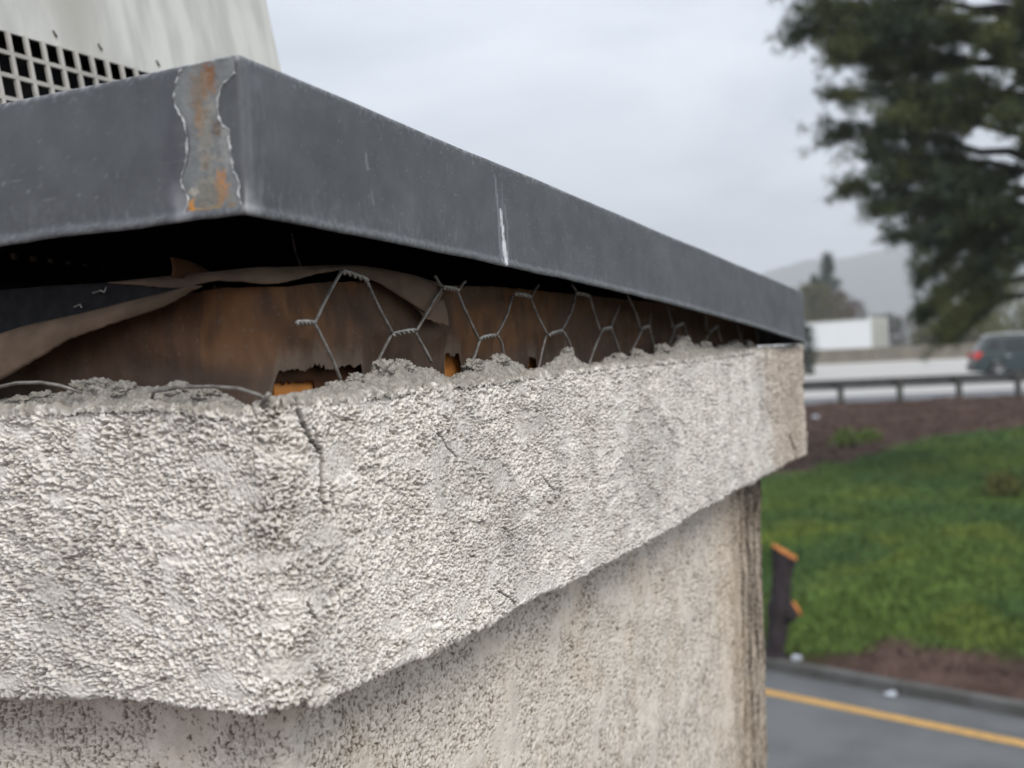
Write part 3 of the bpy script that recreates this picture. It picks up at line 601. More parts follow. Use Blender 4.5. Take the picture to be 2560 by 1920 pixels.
# ================================================================== VENT HOOD on the cap
hood = empty('vent_hood', (OX, OY, OZ), RZ, 'off-white sheet metal vent hood with a square mesh opening, standing behind the grey metal cap', 'vent')
tv = lambda z: 500+.2*(z-240)
def pan(name, quads, m, th=2.):
    mb = MB()
    for q in quads: k = len(mb.v); mb.v += [tuple(x) for x in q]; mb.f.append(tuple(range(k, k+4)))
    o = mk(name, WC(mb.v), mb.f, m, hood, False); s = o.modifiers.new('thickness', 'SOLIDIFY'); s.thickness = th*K; s.offset = -1; return o
ZT, ZG, ZB = 620, 238.5, 45
uL, uR = 130., 693.6
pan('front_panel', [[(uL,tv(ZG),ZG),(uR,tv(ZG),ZG),(uR,tv(ZT),ZT),(uL,tv(ZT),ZT)]], M['vent'])
pan('side_panel', [[(uR,tv(ZB),ZB-30),(uR,900,ZB-30),(uR,830,ZT),(uR,tv(ZT),ZT)]], M['vent'])
pan('side_panel', [[(uL,900,ZB),(uL,tv(ZB),ZB),(uL,tv(ZT),ZT),(uL,830,ZT)]], M['vent'])
pan('back_panel', [[(uR,900,ZB-30),(uL,900,ZB),(uL,830,ZT),(uR,830,ZT)]], M['vent'])
pan('top_panel', [[(uL,tv(ZT),ZT),(uR,tv(ZT),ZT),(uR,830,ZT),(uL,830,ZT)]], M['vent'])
for u, ue in ((uL, 166), (505, uR)):
    pan('corner_stile', [[(u,tv(ZB)-.4,ZB-22),(ue,tv(ZB)-.4,ZB-22),(ue,tv(ZG)-.4,ZG-.3),(u,tv(ZG)-.4,ZG-.3)]], M['vent'])
# mesh: vertical and horizontal bars as separate pieces
for k in range(19):
    u = 166.4+18.6*k+2
    mb = MB().add([(u-2,tv(z)-d,z) for z, d in ((ZB-10,0),(ZB-10,3),(ZG,3),(ZG,0))]+[(u+2,tv(z)-d,z) for z, d in ((ZB-10,0),(ZB-10,3),(ZG,3),(ZG,0))], [(0,1,2,3),(7,6,5,4),(0,4,5,1),(1,5,6,2),(2,6,7,3),(3,7,4,0)])
    mk('grille_bar', WC(mb.v), mb.f, M['ventbar'], hood, False)
for k in range(1, 9):
    z = ZG-21*k+.5
    mb = MB().box((166, tv(z)-3.4, z-1.8), (505, tv(z)-.5, z+1.8)); mk('grille_bar', WC(mb.v), mb.f, M['ventbar'], hood, False)
mb = MB().box((170, 530, ZB-12), (690, 820, 236)); mk('shade_box', WC(mb.v), mb.f, M['dark'], hood, False)  # black box added as the shaded inside of the hood
for u, z in ((352.7, 250.7), (405.9, 251.3), (482, 252.8)):
    y = tv(z); mb = MB().tube([(u, y+1, z+2), (u+1.6, y-2.5, z-3.5)], [1.5, .9], 8)
    mk('screw', WC(mb.v), mb.f, M['screw'], hood)

# ================================================================== GROUND AND ROADS
def gz(X, Y):
    X = np.asarray(X, float); Y = np.asarray(Y, float); q = X*.72+Y*.69
    den = np.maximum(6, X*.72+13.4); f = np.clip((q-11.42)/den, 0, 1)
    z = np.where(q < 11.42, 0, .12*(1-f)+2.12*f**.85)
    z = np.where(Y > 37.0, np.minimum(2.12+.06*(Y-37), 3.28), z)
    z = np.where(Y > 57.6, 3.28-.83*np.clip((Y-57.6)/6, 0, 1), z)
    return z
def lawn_mask(X, Y):
    q = X*.72+Y*.69
    yb = np.interp(X, [0, 5, 6, 7.4, 9.3, 10.7, 12.4, 30], [20.5, 22.6, 23.3, 24.5, 26.2, 27.4, 27.9, 30])
    p = np.stack([X/1.6, Y/1.6, 0*X], -1); n = fbm(p, 2)
    m = sst(-.5, .5, yb-Y+1.0*n)
    qb = np.interp(X, [0, 3.2, 3.8, 4.3, 4.9, 5.6, 12], [11.55, 11.55, 11.75, 12.4, 12.2, 12.35, 12.5])
    return m*sst(-.12, .18, q-qb+.18*n)
def terrain():
    xs = np.unique(np.r_[-2200, -900, -300, -120, -60, np.arange(-40, 0, 2.), np.arange(0, 30, .22), np.arange(30, 70, 2.), 100, 200, 500, 1200, 2200])
    ys = np.unique(np.r_[-90, -40, -10, 0, np.arange(4, 11, .5), np.arange(11, 37.4, .2), np.arange(38, 66, 2.), 80, 120, 200, 400, 800, 1300, 1900])
    X, Y = np.meshgrid(xs, ys, indexing='ij'); Z = gz(X, Y)
    p = np.stack([X, Y, 0*X], -1); q = X*.72+Y*.69
    sl = (q > 11.7) & (Y < 36.6)
    Z = Z + np.where(sl, .07*fbm(p/1.2, 3)+.10*pn(p/4.), 0) - np.where((q < 11.5) | (Y > 37), .06, 0)
    m = lawn_mask(X, Y)[..., None]
    br = np.array([.115, .074, .060]); gr = np.array([.075, .12, .024])
    c = br*(1-m)+gr*m; c = c*(1+.35*fbm(p/1.5+9, 3))[..., None]
    far = (Y > 57)[..., None]; c = np.where(far, np.array([.10, .09, .055]), c)
    tag(grid('ground', np.stack([X, Y, Z], -1), M['ground'], None, c), kind='structure')
terrain()
def strip(name, pts_a, pts_b, m, dz, zf=gz, n=40):
    a = np.array(pts_a, float); b = np.array(pts_b, float); t = np.linspace(0, 1, n)[:, None]
    A = a[0]*(1-t)+a[1]*t; B = b[0]*(1-t)+b[1]*t; s = np.linspace(0, 1, 12)[None, :, None]
    G = A[:, None]*(1-s)+B[:, None]*s
    Z = zf(G[..., 0], G[..., 1])+dz
    return tag(grid(name, np.concatenate([G, Z[..., None]], -1), m, None), kind='structure')
# kerb-parallel frame: along d, across e
d_, e_ = np.array([.69, -.72]), np.array([.72, .69])
def de(s, q): return e_*q/(.72*.72+.69*.69)*1.0 + d_*s
flat = lambda X, Y: np.zeros_like(X)
strip('driveway', [de(-45, 11.2), de(40, 11.2)], [de(-45, 2.5), de(40, 2.5)], M['asphalt'], 0., flat)
strip('yellow_line', [de(-45, 10.53), de(40, 10.53)], [de(-45, 10.36), de(40, 10.36)], M['yellow'], .004, flat)
a = math.atan2(d_[1], d_[0])
for k in range(-10, 8):
    mb = MB().box((k*3.0+.01, 0, -.05), (k*3.0+2.99, .17, .125)); o = mb.build('kerb', M['kerb'], None, bevel=.02); 
    c0 = de(0, 11.19); o.location = (c0[0], c0[1], 0); o.rotation_euler = (0, 0, a); tag(o, kind='structure')
zr = lambda X, Y: 2.12+.06*(Y-37)
strip('freeway_shoulder', [(-60, 36.9), (90, 36.9)], [(-60, 39.3), (90, 39.3)], M['shoulder'], .012, zr)
strip('freeway', [(-60, 39.3), (90, 39.3)], [(-60, 56.6), (90, 56.6)], M['concrete_road'], .012, zr)
strip('edge_line', [(-60, 39.5), (90, 39.5)], [(-60, 39.75), (90, 39.75)], M['whiteline'], .018, zr)
strip('edge_line', [(-60, 55.4), (90, 55.4)], [(-60, 55.6), (90, 55.6)], M['whiteline'], .018, zr)
for k in range(-2, 6):
    strip('lane_line', [(k*11.0, 47.6), (k*11.0+4, 47.6)], [(k*11.0, 47.8), (k*11.0+4, 47.8)], M['whiteline'], .018, zr, 4)
strip('far_carriageway', [(-80, 66), (140, 66)], [(-80, 98), (140, 98)], M['concrete_road'], .012, lambda X, Y: 2.45+0*X)
# ---- median barrier segments
for k in range(-3, 9):
    mb = MB().prism([(-.3, 0), (.3, 0), (.3, .08), (.14, .28), (.09, .82), (-.09, .82), (-.14, .28), (-.3, .08)], 0, 5.96)
    o = mb.build('median_barrier', M['barrier'], None); o.rotation_euler = (0, 0, -math.pi/2); o.location = (k*6.0, 57.1, 3.22)
    tag(o, 'low brown grey concrete barrier segment across the freeway, behind the steel guardrail', 'barrier', 'concrete barrier segments along the freeway median')
# ---- guardrail
gr = empty('guardrail', (12, 36.8, 2.1), 0, 'grey steel guardrail on timber posts along the freeway shoulder', 'guardrail')
prof = [(-.02, .46), (.04, .49), (.06, .54), (.02, .58), (-.02, .61), (.02, .64), (.06, .68), (.04, .73), (-.02, .76)]
xs = np.linspace(-40, 40, 60); G = np.array([[(x, .18+y, z+.02) for y, z in prof] for x in xs])
o = grid('rail', G, M['rail'], gr, smooth=False); s = o.modifiers.new('thickness', 'SOLIDIFY'); s.thickness = .012
for k in range(-14, 16):
    x = .46+k*1.905
    mb = MB().box((x-.08, -.10, -.5), (x+.08, .08, .78)); p_ = mb.build('post', M['post'], gr, bevel=.012)
    mb = MB().box((x-.17, .085, .48), (x+.17, .16, .76)); b_ = mb.build('block', M['post'], p_, bevel=.012)
# ================================================================== VEGETATION
def leaves(centres, n, size, spread, aspect=.35, up_=0.):
    """n thin leaf triangles around every centre -> verts, faces"""
    c = np.repeat(np.asarray(centres, float), n, axis=0); k = len(c)
    d = rng.normal(size=(k, 3)); d[:, 2] += up_; d /= np.linalg.norm(d, axis=1)[:, None]
    L = size*rng.uniform(.6, 1.2, (k, 1)); b = c+rng.normal(size=(k, 3))*spread
    s = np.cross(d, rng.normal(size=(k, 3))); s /= np.maximum(np.linalg.norm(s, axis=1)[:, None], 1e-6)
    v = np.stack([b-s*L*aspect*.5, b+s*L*aspect*.5, b+d*L], 1).reshape(-1, 3)
    return v, np.arange(3*k).reshape(-1, 3)
def limb_pts(a, b, sag, n=7, wob=.12):
    a, b = np.array(a, float), np.array(b, float); t = np.linspace(0, 1, n)[:, None]; L = np.linalg.norm(b-a)
    p = a*(1-t)+b*t; p[:, 2] += (sag*4*t*(1-t))[:, 0]; p[1:-1] += rng.normal(size=(n-2, 3))*wob*L*.12
    return p
# ---- the big pine
def pine():
    bx, by = 9.5, 20.2; bz = float(gz(bx, by))-.15
    root = empty('pine_tree', (bx, by, bz), 0, 'big dark green pine tree on the embankment beside the green slope', 'tree')
    tp = [np.array([.12*math.sin(h*.5), .1*math.cos(h*.4), h]) for h in np.linspace(0, 13.5, 16)]
    rr = [.36*(1-h/15.5)+(.16 if h < .4 else 0) for h in np.linspace(0, 13.5, 16)]
    MB().tube(tp, rr, 14).build('trunk', M['pinebark'], root, True)
    # limb tips, relative to the trunk foot: (dx, dy, z)
    T = [(-3.9,-.3,8.6),(-3.6,.7,8.9),(-4.15,.2,8.35),(-3.3,-.8,8.1),(-2.7,.4,7.6),(-3.55,-.2,7.15),(-3.5,.6,6.7),(-3.0,-.9,6.6),(-3.05,.2,6.1),(-2.8,-.4,5.75),(-2.2,.9,5.9),(-2.1,-.9,5.4),(-1.9,.3,5.25),
         (-2.6,.2,4.75),(-2.35,-.5,4.3),(-2.0,.7,3.9),(-1.95,-.2,3.5),(-2.0,.5,3.3),(-1.95,-.4,3.0),(-1.85,.1,2.75),(-1.1,-.8,3.9),(-1.1,0,4.3),(-3.9,1.2,9.6),(-4.2,-.5,9.6),(-3.5,-1.2,10.3),(-3.9,.3,10.6),(-2.6,-1.5,9.2),(-2.4,1.5,8.6),
         (-1.7,-2.0,7.6),(-1.5,2.0,7.0),(-1.2,-2.2,9.4),(-1.0,-2.2,6.0),(-1.2,1.6,5.0),(.6,-1.8,5.0),(1.8,.3,4.0),(.9,-1.2,4.6),(.3,-1.6,5.7),(1.2,-1.3,6.6),(-.3,-1.2,7.2),(.8,-1.5,8.0),(.2,.9,6.2),(-.6,1.0,5.6),(.6,1.0,7.4),(-.2,.8,8.4),(2.6,-.4,5.5),(3.0,.6,7.0),(2.2,-1.6,8.4),(1.0,2.4,8.0),(2.8,1.2,9.6),(-2.6,.5,11.6),(-1.6,-1.2,12.6),(.6,.6,14.0),(1.8,-.8,12.0),(-.8,1.6,11.2),(-.9,-1.5,4.6),(-.6,-1.8,5.4),(-1.2,-1.4,6.4),(-.4,-2.0,6.9),(-1.0,-1.9,8.2),(-.2,-1.8,8.9),(-1.5,-1.2,4.9),(-1.9,-1.2,7.0),(.2,-1.3,4.2),(-2.9,.1,5.2),(-3.3,.3,8.0),(-3.7,-.6,7.7),(-2.5,-.2,6.9),(-3.2,.6,5.6),(-2.2,-1.3,8.0),(-.5,-1.6,4.0),(.5,-1.9,7.4),(-.3,-1.9,10.4)]
    C1 = []
    for tx, ty, tz in T:
        d = math.hypot(tx, ty); zs = min(max(tz-.12*d+rng.uniform(-.5, .3)*1, .9), 12.8)
        if tz < 4.5: zs = tz+.55*d*.6+.2
        p = limb_pts((0, 0, zs), (tx, ty, tz), .12 if tz > 4.5 else .3, 8)
        L = np.linalg.norm(p[-1]-p[0]); MB().tube(p, list(np.linspace(.035+.014*L, .012, 8)), 7).build('limb', M['pinebark'], root, True)
        for j in range(int(28+18*L)):
            t = rng.uniform(.28, 1)**.75; i = min(int(t*7), 6); f = t*7-i; c = p[i]*(1-f)+p[i+1]*f
            dr = (p[-1]-p[0])/L; side = rng.normal(size=3)*np.array([1, 1, .85]); tw = c+(dr*.35+side*.33)*rng.uniform(.4, 1.15)*(.45+.25*L/3)*(.7 if tz < 3.6 else 1)
            for q in (.45, .7, .88, 1.): C1.append(c*(1-q)+tw*q)
    C1 = np.array(C1); v, f = leaves(C1, 12, .16, .05, .14, .25)
    o = mk('foliage', v, f, M['needles'], root, False); o['kind'] = 'stuff'
pine()
def bushy(name, loc, w_, h_, m, n, leaf, label, cat, group=None, trunk=True, shape='round', bark='bark', per=5):
    root = empty(name, loc, 0, label, cat, group)
    C = []
    k = 0
    while len(C) < n:
        t = rng.uniform(0, 1); a = rng.uniform(0, 2*math.pi); r = math.sqrt(rng.uniform(.05, 1))
        if shape == 'cone': R = (1-t)**.8*(1+.35*math.sin(t*22+a*2))*w_; zz = h_*(.08+.92*t)
        else: R = w_*math.sqrt(max(0, 1-(2*t-1)**2))**.8*(1+.3*math.sin(3*a+t*5)); zz = h_*(.12+.88*t)
        C.append((R*r*math.cos(a), R*r*math.sin(a), zz))
    C = np.array(C); nn = fbm(C/(w_*.5)+rng.uniform(0, 50), 2); C = C[nn > -.22]
    v, f = leaves(C, per, leaf, leaf*.5, .4, .2); o = mk('crown', v, f, M[m], root, False); o['kind'] = 'stuff'
    if trunk:
        mb = MB().tube([(0, 0, -.1), (.02*w_, 0, h_*.45), (0, .02*w_, h_*.9)], [w_*.07+.03, w_*.045+.02, .01], 8)
        mb.build('trunk', M[bark], root, True)
    return root
fz = 2.42
bushy('conifer_tree', (33.9, 121, fz), 2.6, 12.5, 'conifer', 900, .42, 'tall pointed dark conifer far off behind the white trailer', 'tree', shape='cone')
bushy('conifer_tree', (31.6, 118, fz), 2.4, 9.6, 'conifer', 700, .42, 'shorter conifer just left of the tall pointed one behind the white trailer'.replace('left of', 'beside'), 'tree', shape='cone')
bushy('olive_tree', (26.8, 101, fz), 2.6, 7.6, 'olive', 900, .4, 'olive green bushy tree behind the trailer next to the cap end', 'tree')
bushy('reddish_bush', (29.8, 103, fz), 2.0, 6.9, 'redbush', 800, .3, 'rust brown winter bush behind the white trailer roof', 'bush')
bushy('bare_bush', (32.0, 106, fz), 1.9, 6.3, 'greytwig', 700, .3, 'grey brown leafless bush above the trailer doors', 'bush')
bushy('bare_bush', (34.6, 104, fz), 1.9, 4.9, 'greytwig', 700, .3, 'lower grey brown leafless bush past the trailer doors', 'bush')
for i, (x, y, h_) in enumerate(((37.0, 101, 3.2), (40.2, 102, 3.3), (43.6, 103, 3.6))):
    bushy('dark_hedge_shrub', (x, y, fz), 1.9, h_, 'greytwig' if i == 0 else 'dkshrub', 500, .3, 'dark low shrub in the row beyond the freeway barrier', 'shrub', 'dark shrubs in a row beyond the freeway barrier')
for i, (x, y, w_, h_) in enumerate(((31.0, 82, 2.4, 4.6), (34.6, 84, 2.6, 6.2), (38.6, 86, 2.8, 6.6))):
    bushy('yellow_green_tree', (x, y, fz), w_, h_, 'yellowgreen' if i else 'olive', 900, .34, ['olive bushy tree low behind the pine branches', 'yellow green leafy tree behind the dark green car roof', 'taller yellow green tree past the dark green car'][i], 'tree')
bushy('dark_shrub', (13.05, 50.2, float(zr(0, 50.2))-.3), .38, 2.4, 'dkshrub', 500, .13, 'small dark evergreen shrub at the freeway edge beside the cap end', 'shrub')
for x, y, s_ in ((7.7, 26.5, .34), (8.35, 26.9, .24)):
    bushy('lime_weed', (x, y, float(gz(x, y))-.03), s_, s_*1.1, 'lime', 160, .12, 'lime green weed tuft on the brown mulch below the guardrail' if s_ > .3 else 'smaller pale weed tuft beside the lime green one on the mulch', 'plant', trunk=False)
bushy('dry_weed', (8.35, 19.6, float(gz(8.35, 19.6))-.05),   .28, .42, 'yellowgreen', 120, .14, 'dry yellow brown weed standing in the grass beside the pine trunk', 'plant', trunk=False)
# ---- slope ground cover
def lawn():
    n = 150000; X = rng.uniform(1.5, 17, n); Y = rng.uniform(10, 30, n)
    k = (lawn_mask(X, Y) > rng.uniform(.15, .9, n)) & (X/Y < .60) & (X/Y > .10) & (rng.uniform(0, 1, n) < np.clip(1.25-(Y-12)/24, .3, 1)); X, Y = X[k], Y[k]; n = len(X)
    p = np.stack([X, Y, 0*X], 1); Z = gz(X, Y)+.07*fbm(p/1.2, 3)+.10*pn(p/4.)
    hgt = (.075+.06*rng.uniform(0, 1, n))*(1+.6*pn(p/1.1+7)); wd = .014+.010*rng.uniform(0, 1, n)
    a = rng.uniform(0, 2*math.pi, n); ln = rng.normal(size=(n, 2))*.07
    s = np.stack([np.cos(a), np.sin(a), 0*a], 1)*wd[:, None]; b = np.stack([X, Y, Z-.02], 1); t = b+np.concatenate([ln, hgt[:, None]], 1)
    v = np.stack([b-s, b+s, t], 1).reshape(-1, 3)
    g1, g2, g3 = np.array([.100, .155, .034]), np.array([.066, .118, .036]), np.array([.18, .20, .03])
    m1 = sst(-.25, .3, fbm(p/2.2, 2))[:, None]; m2 = sst(.12, .5, fbm(p/1.5+30, 2))[:, None]
    m3 = sst(17, 23, Y)[:, None]
    c = g1*m1+g2*(1-m1); c = c*(1-m2*.5)+g3*m2*.5; c = c*(1-.45*m3)+g2*.45*m3
    c = c*rng.uniform(.85, 1.75, n)[:, None]
    o = mk('grass', v, np.arange(3*n).reshape(-1, 3), M['grass'], None, False, np.repeat(c, 3, 0))
    tag(o, 'green grass and low ground cover on the freeway embankment', 'grass', kind='stuff')
lawn()
def chips():
    n = 60000; X = rng.uniform(2, 22, n); Y = rng.uniform(11, 36.6, n)
    k = (lawn_mask(X, Y) < .3) & (X*.72+Y*.69 > 11.65); X, Y = X[k], Y[k]; n = len(X)
    p = np.stack([X, Y, 0*X], 1); Z = gz(X, Y)+.07*fbm(p/1.2, 3)+.10*pn(p/4.)+.015
    v, f = leaves(np.stack([X, Y, Z], 1), 1, .11, .01, .45)
    tag(mk('wood_chips', v, f, M['chips'], None, False), 'brown wood chip mulch covering the upper embankment', 'mulch', kind='stuff')
chips()
# ---- pollarded trunk by the kerb
def stump():
    bx, by = 3.04, 13.42; bz = float(gz(bx, by))
    root = empty('cut_tree_trunk', (bx, by, bz-.05), 0, 'dark pruned tree trunk with orange fresh cuts beside the pillar', 'tree trunk')
    n = 18; hs = np.linspace(0, 1.28, 26); G = []
    for h in hs:
        cx = np.interp(h, [0, .3, .62, .85, 1.28], [-.10, -.05, -.01, .02, .07]); r = np.interp(h, [0, .1, .45, .62, .75, 1.0, 1.28], [.17, .115, .12, .15, .115, .118, .145])
        for k in range(n):
            a = 2*math.pi*k/n; rr_ = r*(1+.12*float(pn(np.array([math.cos(a)*1.5, math.sin(a)*1.5, h*4])))); 
            z = h if h < 1.0 else h + (h-1.0)/.28*(-.09*math.cos(a)-.03)
            G.append((cx+rr_*math.cos(a), rr_*math.sin(a), z))
    G = np.array(G).reshape(26, n, 3)
    f = [tuple(int(x) for x in q) for q in gridf(26, n)]+[(i*n+n-1, (i+1)*n+n-1, (i+1)*n, i*n) for i in range(25)]
    f = [q[::-1] for q in f]
    tr = mk('trunk', G.reshape(-1, 3), f, M['bark'], root)
    top = G[-1].copy(); c = top.mean(0); rim = c+(top-c)*1.0; up_ = rim+np.array([.004, 0, .035]); up2 = c+(top-c)*.9+np.array([.004, 0, .045])
    v = np.concatenate([rim, up_, up2]); ff = [(i, (i+1) % n, n+(i+1) % n, n+i) for i in range(n)]+[(n+i, n+(i+1) % n, 2*n+(i+1) % n, 2*n+i) for i in range(n)]+[tuple(range(2*n, 3*n))]
    mk('cut_face', v, ff, M['cut'], root, False)
    MB().tube([(.02, -.02, .50), (.10, -.03, .56), (.175, -.04, .60)], [.11, .10, .092], 14).build('branch_stub', M['bark'], root, True)
    MB().tube([(.172, -.04, .598), (.20, -.043, .613)], [.094, .088], 14).build('cut_face', M['cut'], root)
stump()
# ---- litter
def litter(name, x, y, z, r, label):
    n = 12; th = np.linspace(0, math.pi, n)[:, None]; ph = np.linspace(0, 2*math.pi, 2*n)[None]
    d = np.stack([np.sin(th)*np.cos(ph), np.sin(th)*np.sin(ph), np.cos(th)*np.ones_like(ph)], -1)
    k = 1+.55*pn(d*2.2+x*9)+.25*pn(d*5+x); o = grid(name, d*k[..., None]*np.array([r, r*.8, r*.5]), M['litter'], None, smooth=False); o.location = (x, y, z+r*.42); tag(o, label, 'litter')
litter('crumpled_paper', 3.16, 13.22,   .12, .06, 'crumpled white scrap of litter at the foot of the cut trunk')
litter('crumpled_cup', 3.86, 12.05, 0, .055, 'crushed white scrap of litter in the gutter by the yellow line')
litter('plastic_scrap', 8.55, 32.4, float(gz(8.55, 32.4)), .10, 'flat pale scrap of litter on the mulch below the guardrail')
# ================================================================== VEHICLES
def wheel(parent, x, y, z, r, wdt, spokes=5):
    t = empty('wheel', (x, y, z)); t.parent = parent
    prof = [(r*.64, -wdt/2), (r*.94, -wdt/2), (r, -wdt*.36), (r, wdt*.36), (r*.94, wdt/2), (r*.64, wdt/2)]; n = 28
    G = np.array([[(a*math.cos(2*math.pi*k/n), b, a*math.sin(2*math.pi*k/n)) for a, b in prof] for k in range(n+1)])
    grid('tyre', G, M['tyre'], t)
    mb = MB(); sg = -1
    ring = [(r*.66*math.cos(2*math.pi*k/n), 0, r*.66*math.sin(2*math.pi*k/n)) for k in range(n+1)]
    mb.tube([(a, sg*wdt*.42, c) for a, _, c in ring], r*.05, 6, False)
    for k in range(spokes):
        a = 2*math.pi*k/spokes+.3; mb.tube([(0, sg*wdt*.36, 0), (r*.64*math.cos(a), sg*wdt*.43, r*.64*math.sin(a))], [r*.12, r*.085], 6)
    mb.tube([(0, sg*wdt*.2, 0), (0, sg*wdt*.47, 0)], r*.14, 12)
    mb.build('rim', M['rim'], t, True)
    MB().tube([(0, -wdt*.3, 0), (0, wdt*.3, 0)], r*.62, 24).build('brake_disc', M['plastic'], t)
    return t
def suv():
    z0 = float(zr(0, 43.4))+.015
    R = empty('green_car', (17.55, 43.3, z0), math.radians(-14), 'dark green estate car with roof rails and a red tail light on the freeway', 'car')
    # rear of the car at local x=0, nose at x=4.6 ; y=0 is the near side, 1.8 the far side
    def body(poly_n, m, name, y0, y1, inset=0., bev=.04, parent=R):
        return MB().prism(poly_n, y0, y1).build(name, m, parent, False, bev)
    arch = lambda cx, r, n=9: [(cx+r*math.cos(math.pi-math.pi*i/(n-1))*1.0, .34+r*math.sin(math.pi*i/(n-1))) for i in range(n)]
    low = [(.06, .34)]+[(.06, .30), (.42, .26)]+arch(.86, .40)+[(1.3, .24), (3.2, .24)]+arch(3.66, .40)+[(4.1, .26), (4.5, .30), (4.62, .5), (4.6, .72), (4.4, .86), (3.5, .98), (2.4, 1.0), (1.2, 1.02), (.16, 1.06), (.04, .92), (0, .6)]
    body(low[1:], M['suv'], 'body', 0, 1.8, bev=.05)
    def cab(y, k):     # greenhouse outline, k shrinks
        return [(.12+k, 1.03), (.42+k, 1.56-k*.4), (.7, 1.63-k*.5), (2.0, 1.64-k*.5), (2.55-k*.6, 1.56-k*.5), (3.35-k, 1.0)]
    v = []; ys = [.06, .20, .9, 1.6, 1.74]; zk = [0, 0, 0, 0, 0]
    A = cab(0, 0)
    # tumblehome: roof points move inward
    v = [(x, .04+.20*(z-1.0)/.64, z) for x, z in A]+[(x, 1.76-.20*(z-1.0)/.64, z) for x, z in A]; n = len(A)
    f = [tuple(range(n)), tuple(range(2*n-1, n-1, -1))]+[((i+1) % n, i, n+i, n+(i+1) % n) for i in range(n)]
    cb = mk('cabin', v, f, M['suv'], R, False); b = cb.modifiers.new('bevel', 'BEVEL'); b.width = .05; b.segments = 2
    def win(name, poly):
        MB().add([(x, .04+.20*(z-1.0)/.64-.012, z) for x, z in poly]+[(x, .04+.20*(z-1.0)/.64+.03, z) for x, z in poly], [tuple(range(len(poly)))]+[((i+1) % len(poly), i, len(poly)+i, len(poly)+(i+1) % len(poly)) for i in range(len(poly))]).build(name, M['glass'], R)
    win('side_window', [(.34, 1.10), (.98, 1.08), (.98, 1.52), (.58, 1.50)])
    win('side_window', [(1.04, 1.08), (1.86, 1.06), (1.86, 1.55), (1.04, 1.53)])
    win('side_window', [(1.93, 1.06), (3.08, 1.04), (2.52, 1.50), (1.93, 1.55)])
    MB().add([(.13, .22, 1.10), (.13, 1.58, 1.10), (.385, 1.50, 1.52), (.385, .30, 1.52), (.17, .22, 1.10), (.17, 1.58, 1.10), (.42, 1.50, 1.52), (.42, .30, 1.52)], [(0,1,2,3),(4,7,6,5),(0,4,5,1),(1,5,6,2),(2,6,7,3),(3,7,4,0)]).build('rear_window', M['glass'], R)
    for y in (.24, 1.56):
        MB().tube([(.46, y, 1.63), (.56, y, 1.70), (1.3, y, 1.73), (2.05, y, 1.71), (2.2, y, 1.64)], .028, 8).build('roof_rail', M['railsilver'], R, True)
    MB().add([(.40,.22,1.60),(.30,.3,1.635),(.30,1.5,1.635),(.40,1.58,1.60),(.62,1.58,1.67),(.62,.22,1.67)], [(0,1,2,3,4,5)]).build('roof_spoiler', M['railsilver'], R)
    for y0, y1 in ((-.02, .30), (1.50, 1.82)):
        MB().prism([(-.02, .82), (.0, 1.02), (.10, 1.08), (.30, 1.04), (.24, .90), (.10, .80)], y0, y1).build('tail_light', M['tail'], R, False, .02)
    MB().prism([(-.06, .34), (-.07, .58), (.0, .62), (.40, .56), (.40, .30)], .01, 1.79).build('rear_bumper', M['plastic'], R, False, .03)
    MB().prism([(1.28, .20), (1.28, .36), (3.24, .36), (3.24, .20)], -.015, .03).build('sill', M['plastic'], R, False, .01)
    for x0, x1 in ((1.02, 1.9), (1.92, 2.95)):
        MB().prism([(x0+.02, .38), (x0+.02, .99), (x1-.02, .99), (x1-.02, .38)], -.012, .02).build('door', M['suv'], R, False, .01)
        MB().box((x0+.08, -.045, .86), (x0+.26, -.012, .90)).build('door_handle', M['railsilver'], R, False, .006)
    MB().prism([(4.42, .66), (4.60, .62), (4.58, .78), (4.36, .84)], .0, .4).build('headlight', M['railsilver'], R, False, .02)
    MB().box((2.86, -.16, .98), (3.02, .02, 1.12)).build('door_mirror', M['suv'], R, False, .03)
    for x in (.86, 3.66):
        for y in (.11, 1.69): wheel(R, x, y, .345, .345, .22)
suv()
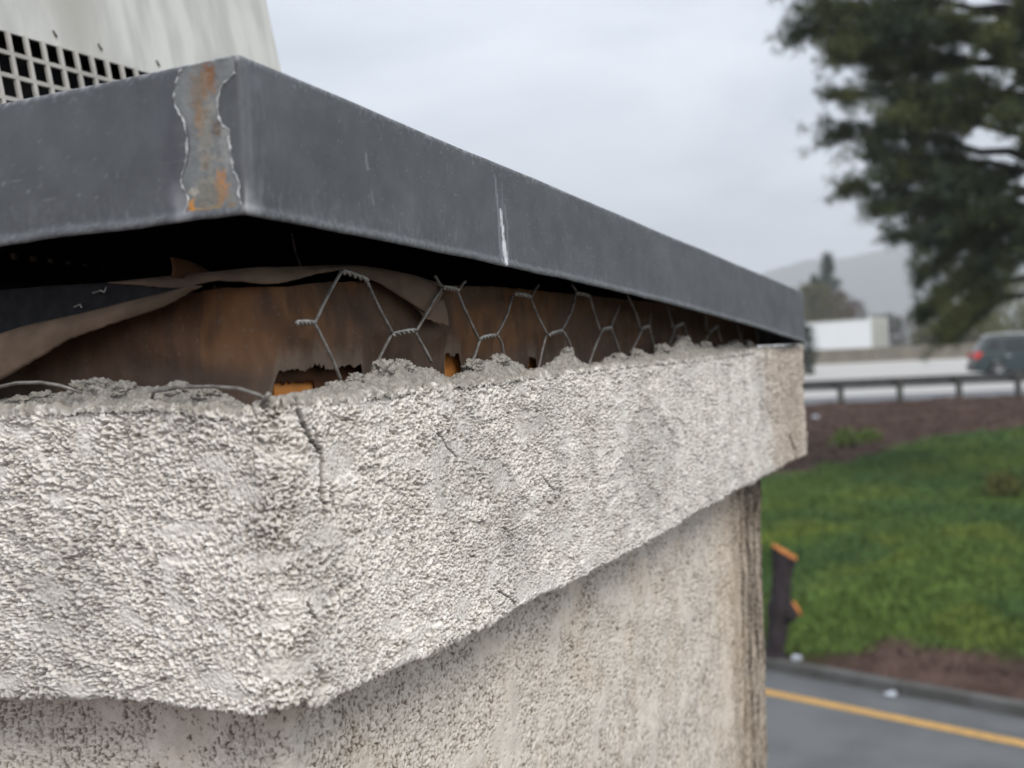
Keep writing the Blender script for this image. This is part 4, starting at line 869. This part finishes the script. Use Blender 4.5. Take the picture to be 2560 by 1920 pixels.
def truck():
    a = math.radians(-47); cx, cy = 26.6, 84.5                    # rear right corner of the trailer
    R = empty('box_truck', (cx, cy, fz+.03), a, 'white box trailer with cream rear doors beyond the freeway barrier', 'truck')
    # local: x towards the rear, body from x=-9 to 0, near side y=0, far side y=2.5
    MB().box((-9, 0, 1.15), (0, 2.5, 3.9)).build('box_body', M['truckwhite'], R, False, .03)
    MB().box((-9.02, -.025, 3.86), (.02, 2.525, 4.0)).build('top_rail', M['truckdoor'], R, False, .02)
    MB().box((-9.02, -.025, 1.0), (.02, 2.525, 1.18)).build('bottom_rail', M['truckdoor'], R, False, .02)
    for y0 in (.10, 1.27):
        d = MB().box((.01, y0, 1.25), (.06, y0+1.13, 3.82)).build('rear_door', M['truckdoor'], R, False, .01)
        MB().tube([(.09, y0+.30, 1.25), (.09, y0+.30, 3.8)], .025, 6).tube([(.09, y0+.85, 1.25), (.09, y0+.85, 3.8)], .025, 6).build('lock_rod', M['railsilver'], d)
    for y0 in (0., 2.38): MB().box((-.02, y0-.03, 1.0), (.05, y0+.13, 4.0)).build('corner_post', M['truckwhite'], R, False, .01)
    for k in range(6): MB().box((-8.4+k*1.4, -.012, 1.2), (-8.36+k*1.4, .0, 3.85)).build('side_rib', M['truckwhite'], R)
    for y in (.5, 2.0): MB().box((-8.8, y-.06, .75), (-.2, y+.06, 1.0)).build('chassis_rail', M['plastic'], R)
    MB().prism([(-11.3, .5), (-11.35, 1.3), (-11.1, 2.0), (-10.6, 2.9), (-9.3, 3.0), (-9.25, .5)], .1, 2.4).build('cab', M['truckwhite'], R, False, .08)
    MB().prism([(-11.07, 2.0), (-10.62, 2.8), (-10.58, 2.8), (-11.0, 2.0)], .25, 2.25).build('windscreen', M['glass'], R)
    for x in (-1.6, -2.9, -10.4):
        for y in (.28, 2.22): wheel(R, x, y, .5, .5, .32, 6)
    MB().box((-11.2, .6, .6), (-8.6, 1.9, .8)).build('chassis', M['plastic'], R)
truck()
# ================================================================== HILL AND HAZE
def hill():
    xs = np.linspace(-1500, 1900, 160); ys = np.linspace(1150, 1850, 40); X, Y = np.meshgrid(xs, ys, indexing='ij')
    ridge = np.interp(X, [-1500, -600, 0, 250, 390, 490, 560, 800, 1300, 1900], [40, 60, 82, 98, 122, 142, 148, 152, 156, 150])
    t = np.clip((Y-1150)/400, 0, 1); p = np.stack([X/160, Y/160, 0*X], -1)
    Z = fz-2+ridge*(t*t*(3-2*t))*(1+.10*fbm(p, 4)*(t > .02)) - np.clip((Y-1560)/300, 0, 1)*60
    tag(grid('hill', np.stack([X, Y, Z], -1), M['hill'], None), kind='structure')
hill()
def haze():
    m = bpy.data.materials.new('haze_air'); m.use_nodes = True; t = m.node_tree; t.nodes.remove(t.nodes['Principled BSDF'])
    v = t.nodes.new('ShaderNodeVolumePrincipled'); v.inputs['Color'].default_value = (.93, .96, 1, 1); v.inputs['Density'].default_value = .00085; v.inputs['Anisotropy'].default_value = 0
    t.links.new(v.outputs[0], t.nodes['Material Output'].inputs['Volume'])
    o = MB().box((-2300, -120, -2), (2300, 2000, 190)).build('haze', m); tag(o, 'pale grey winter haze thickening toward the hill', 'haze', kind='stuff')
    m.cycles.homogeneous_volume = True if hasattr(m.cycles, 'homogeneous_volume') else False
haze()
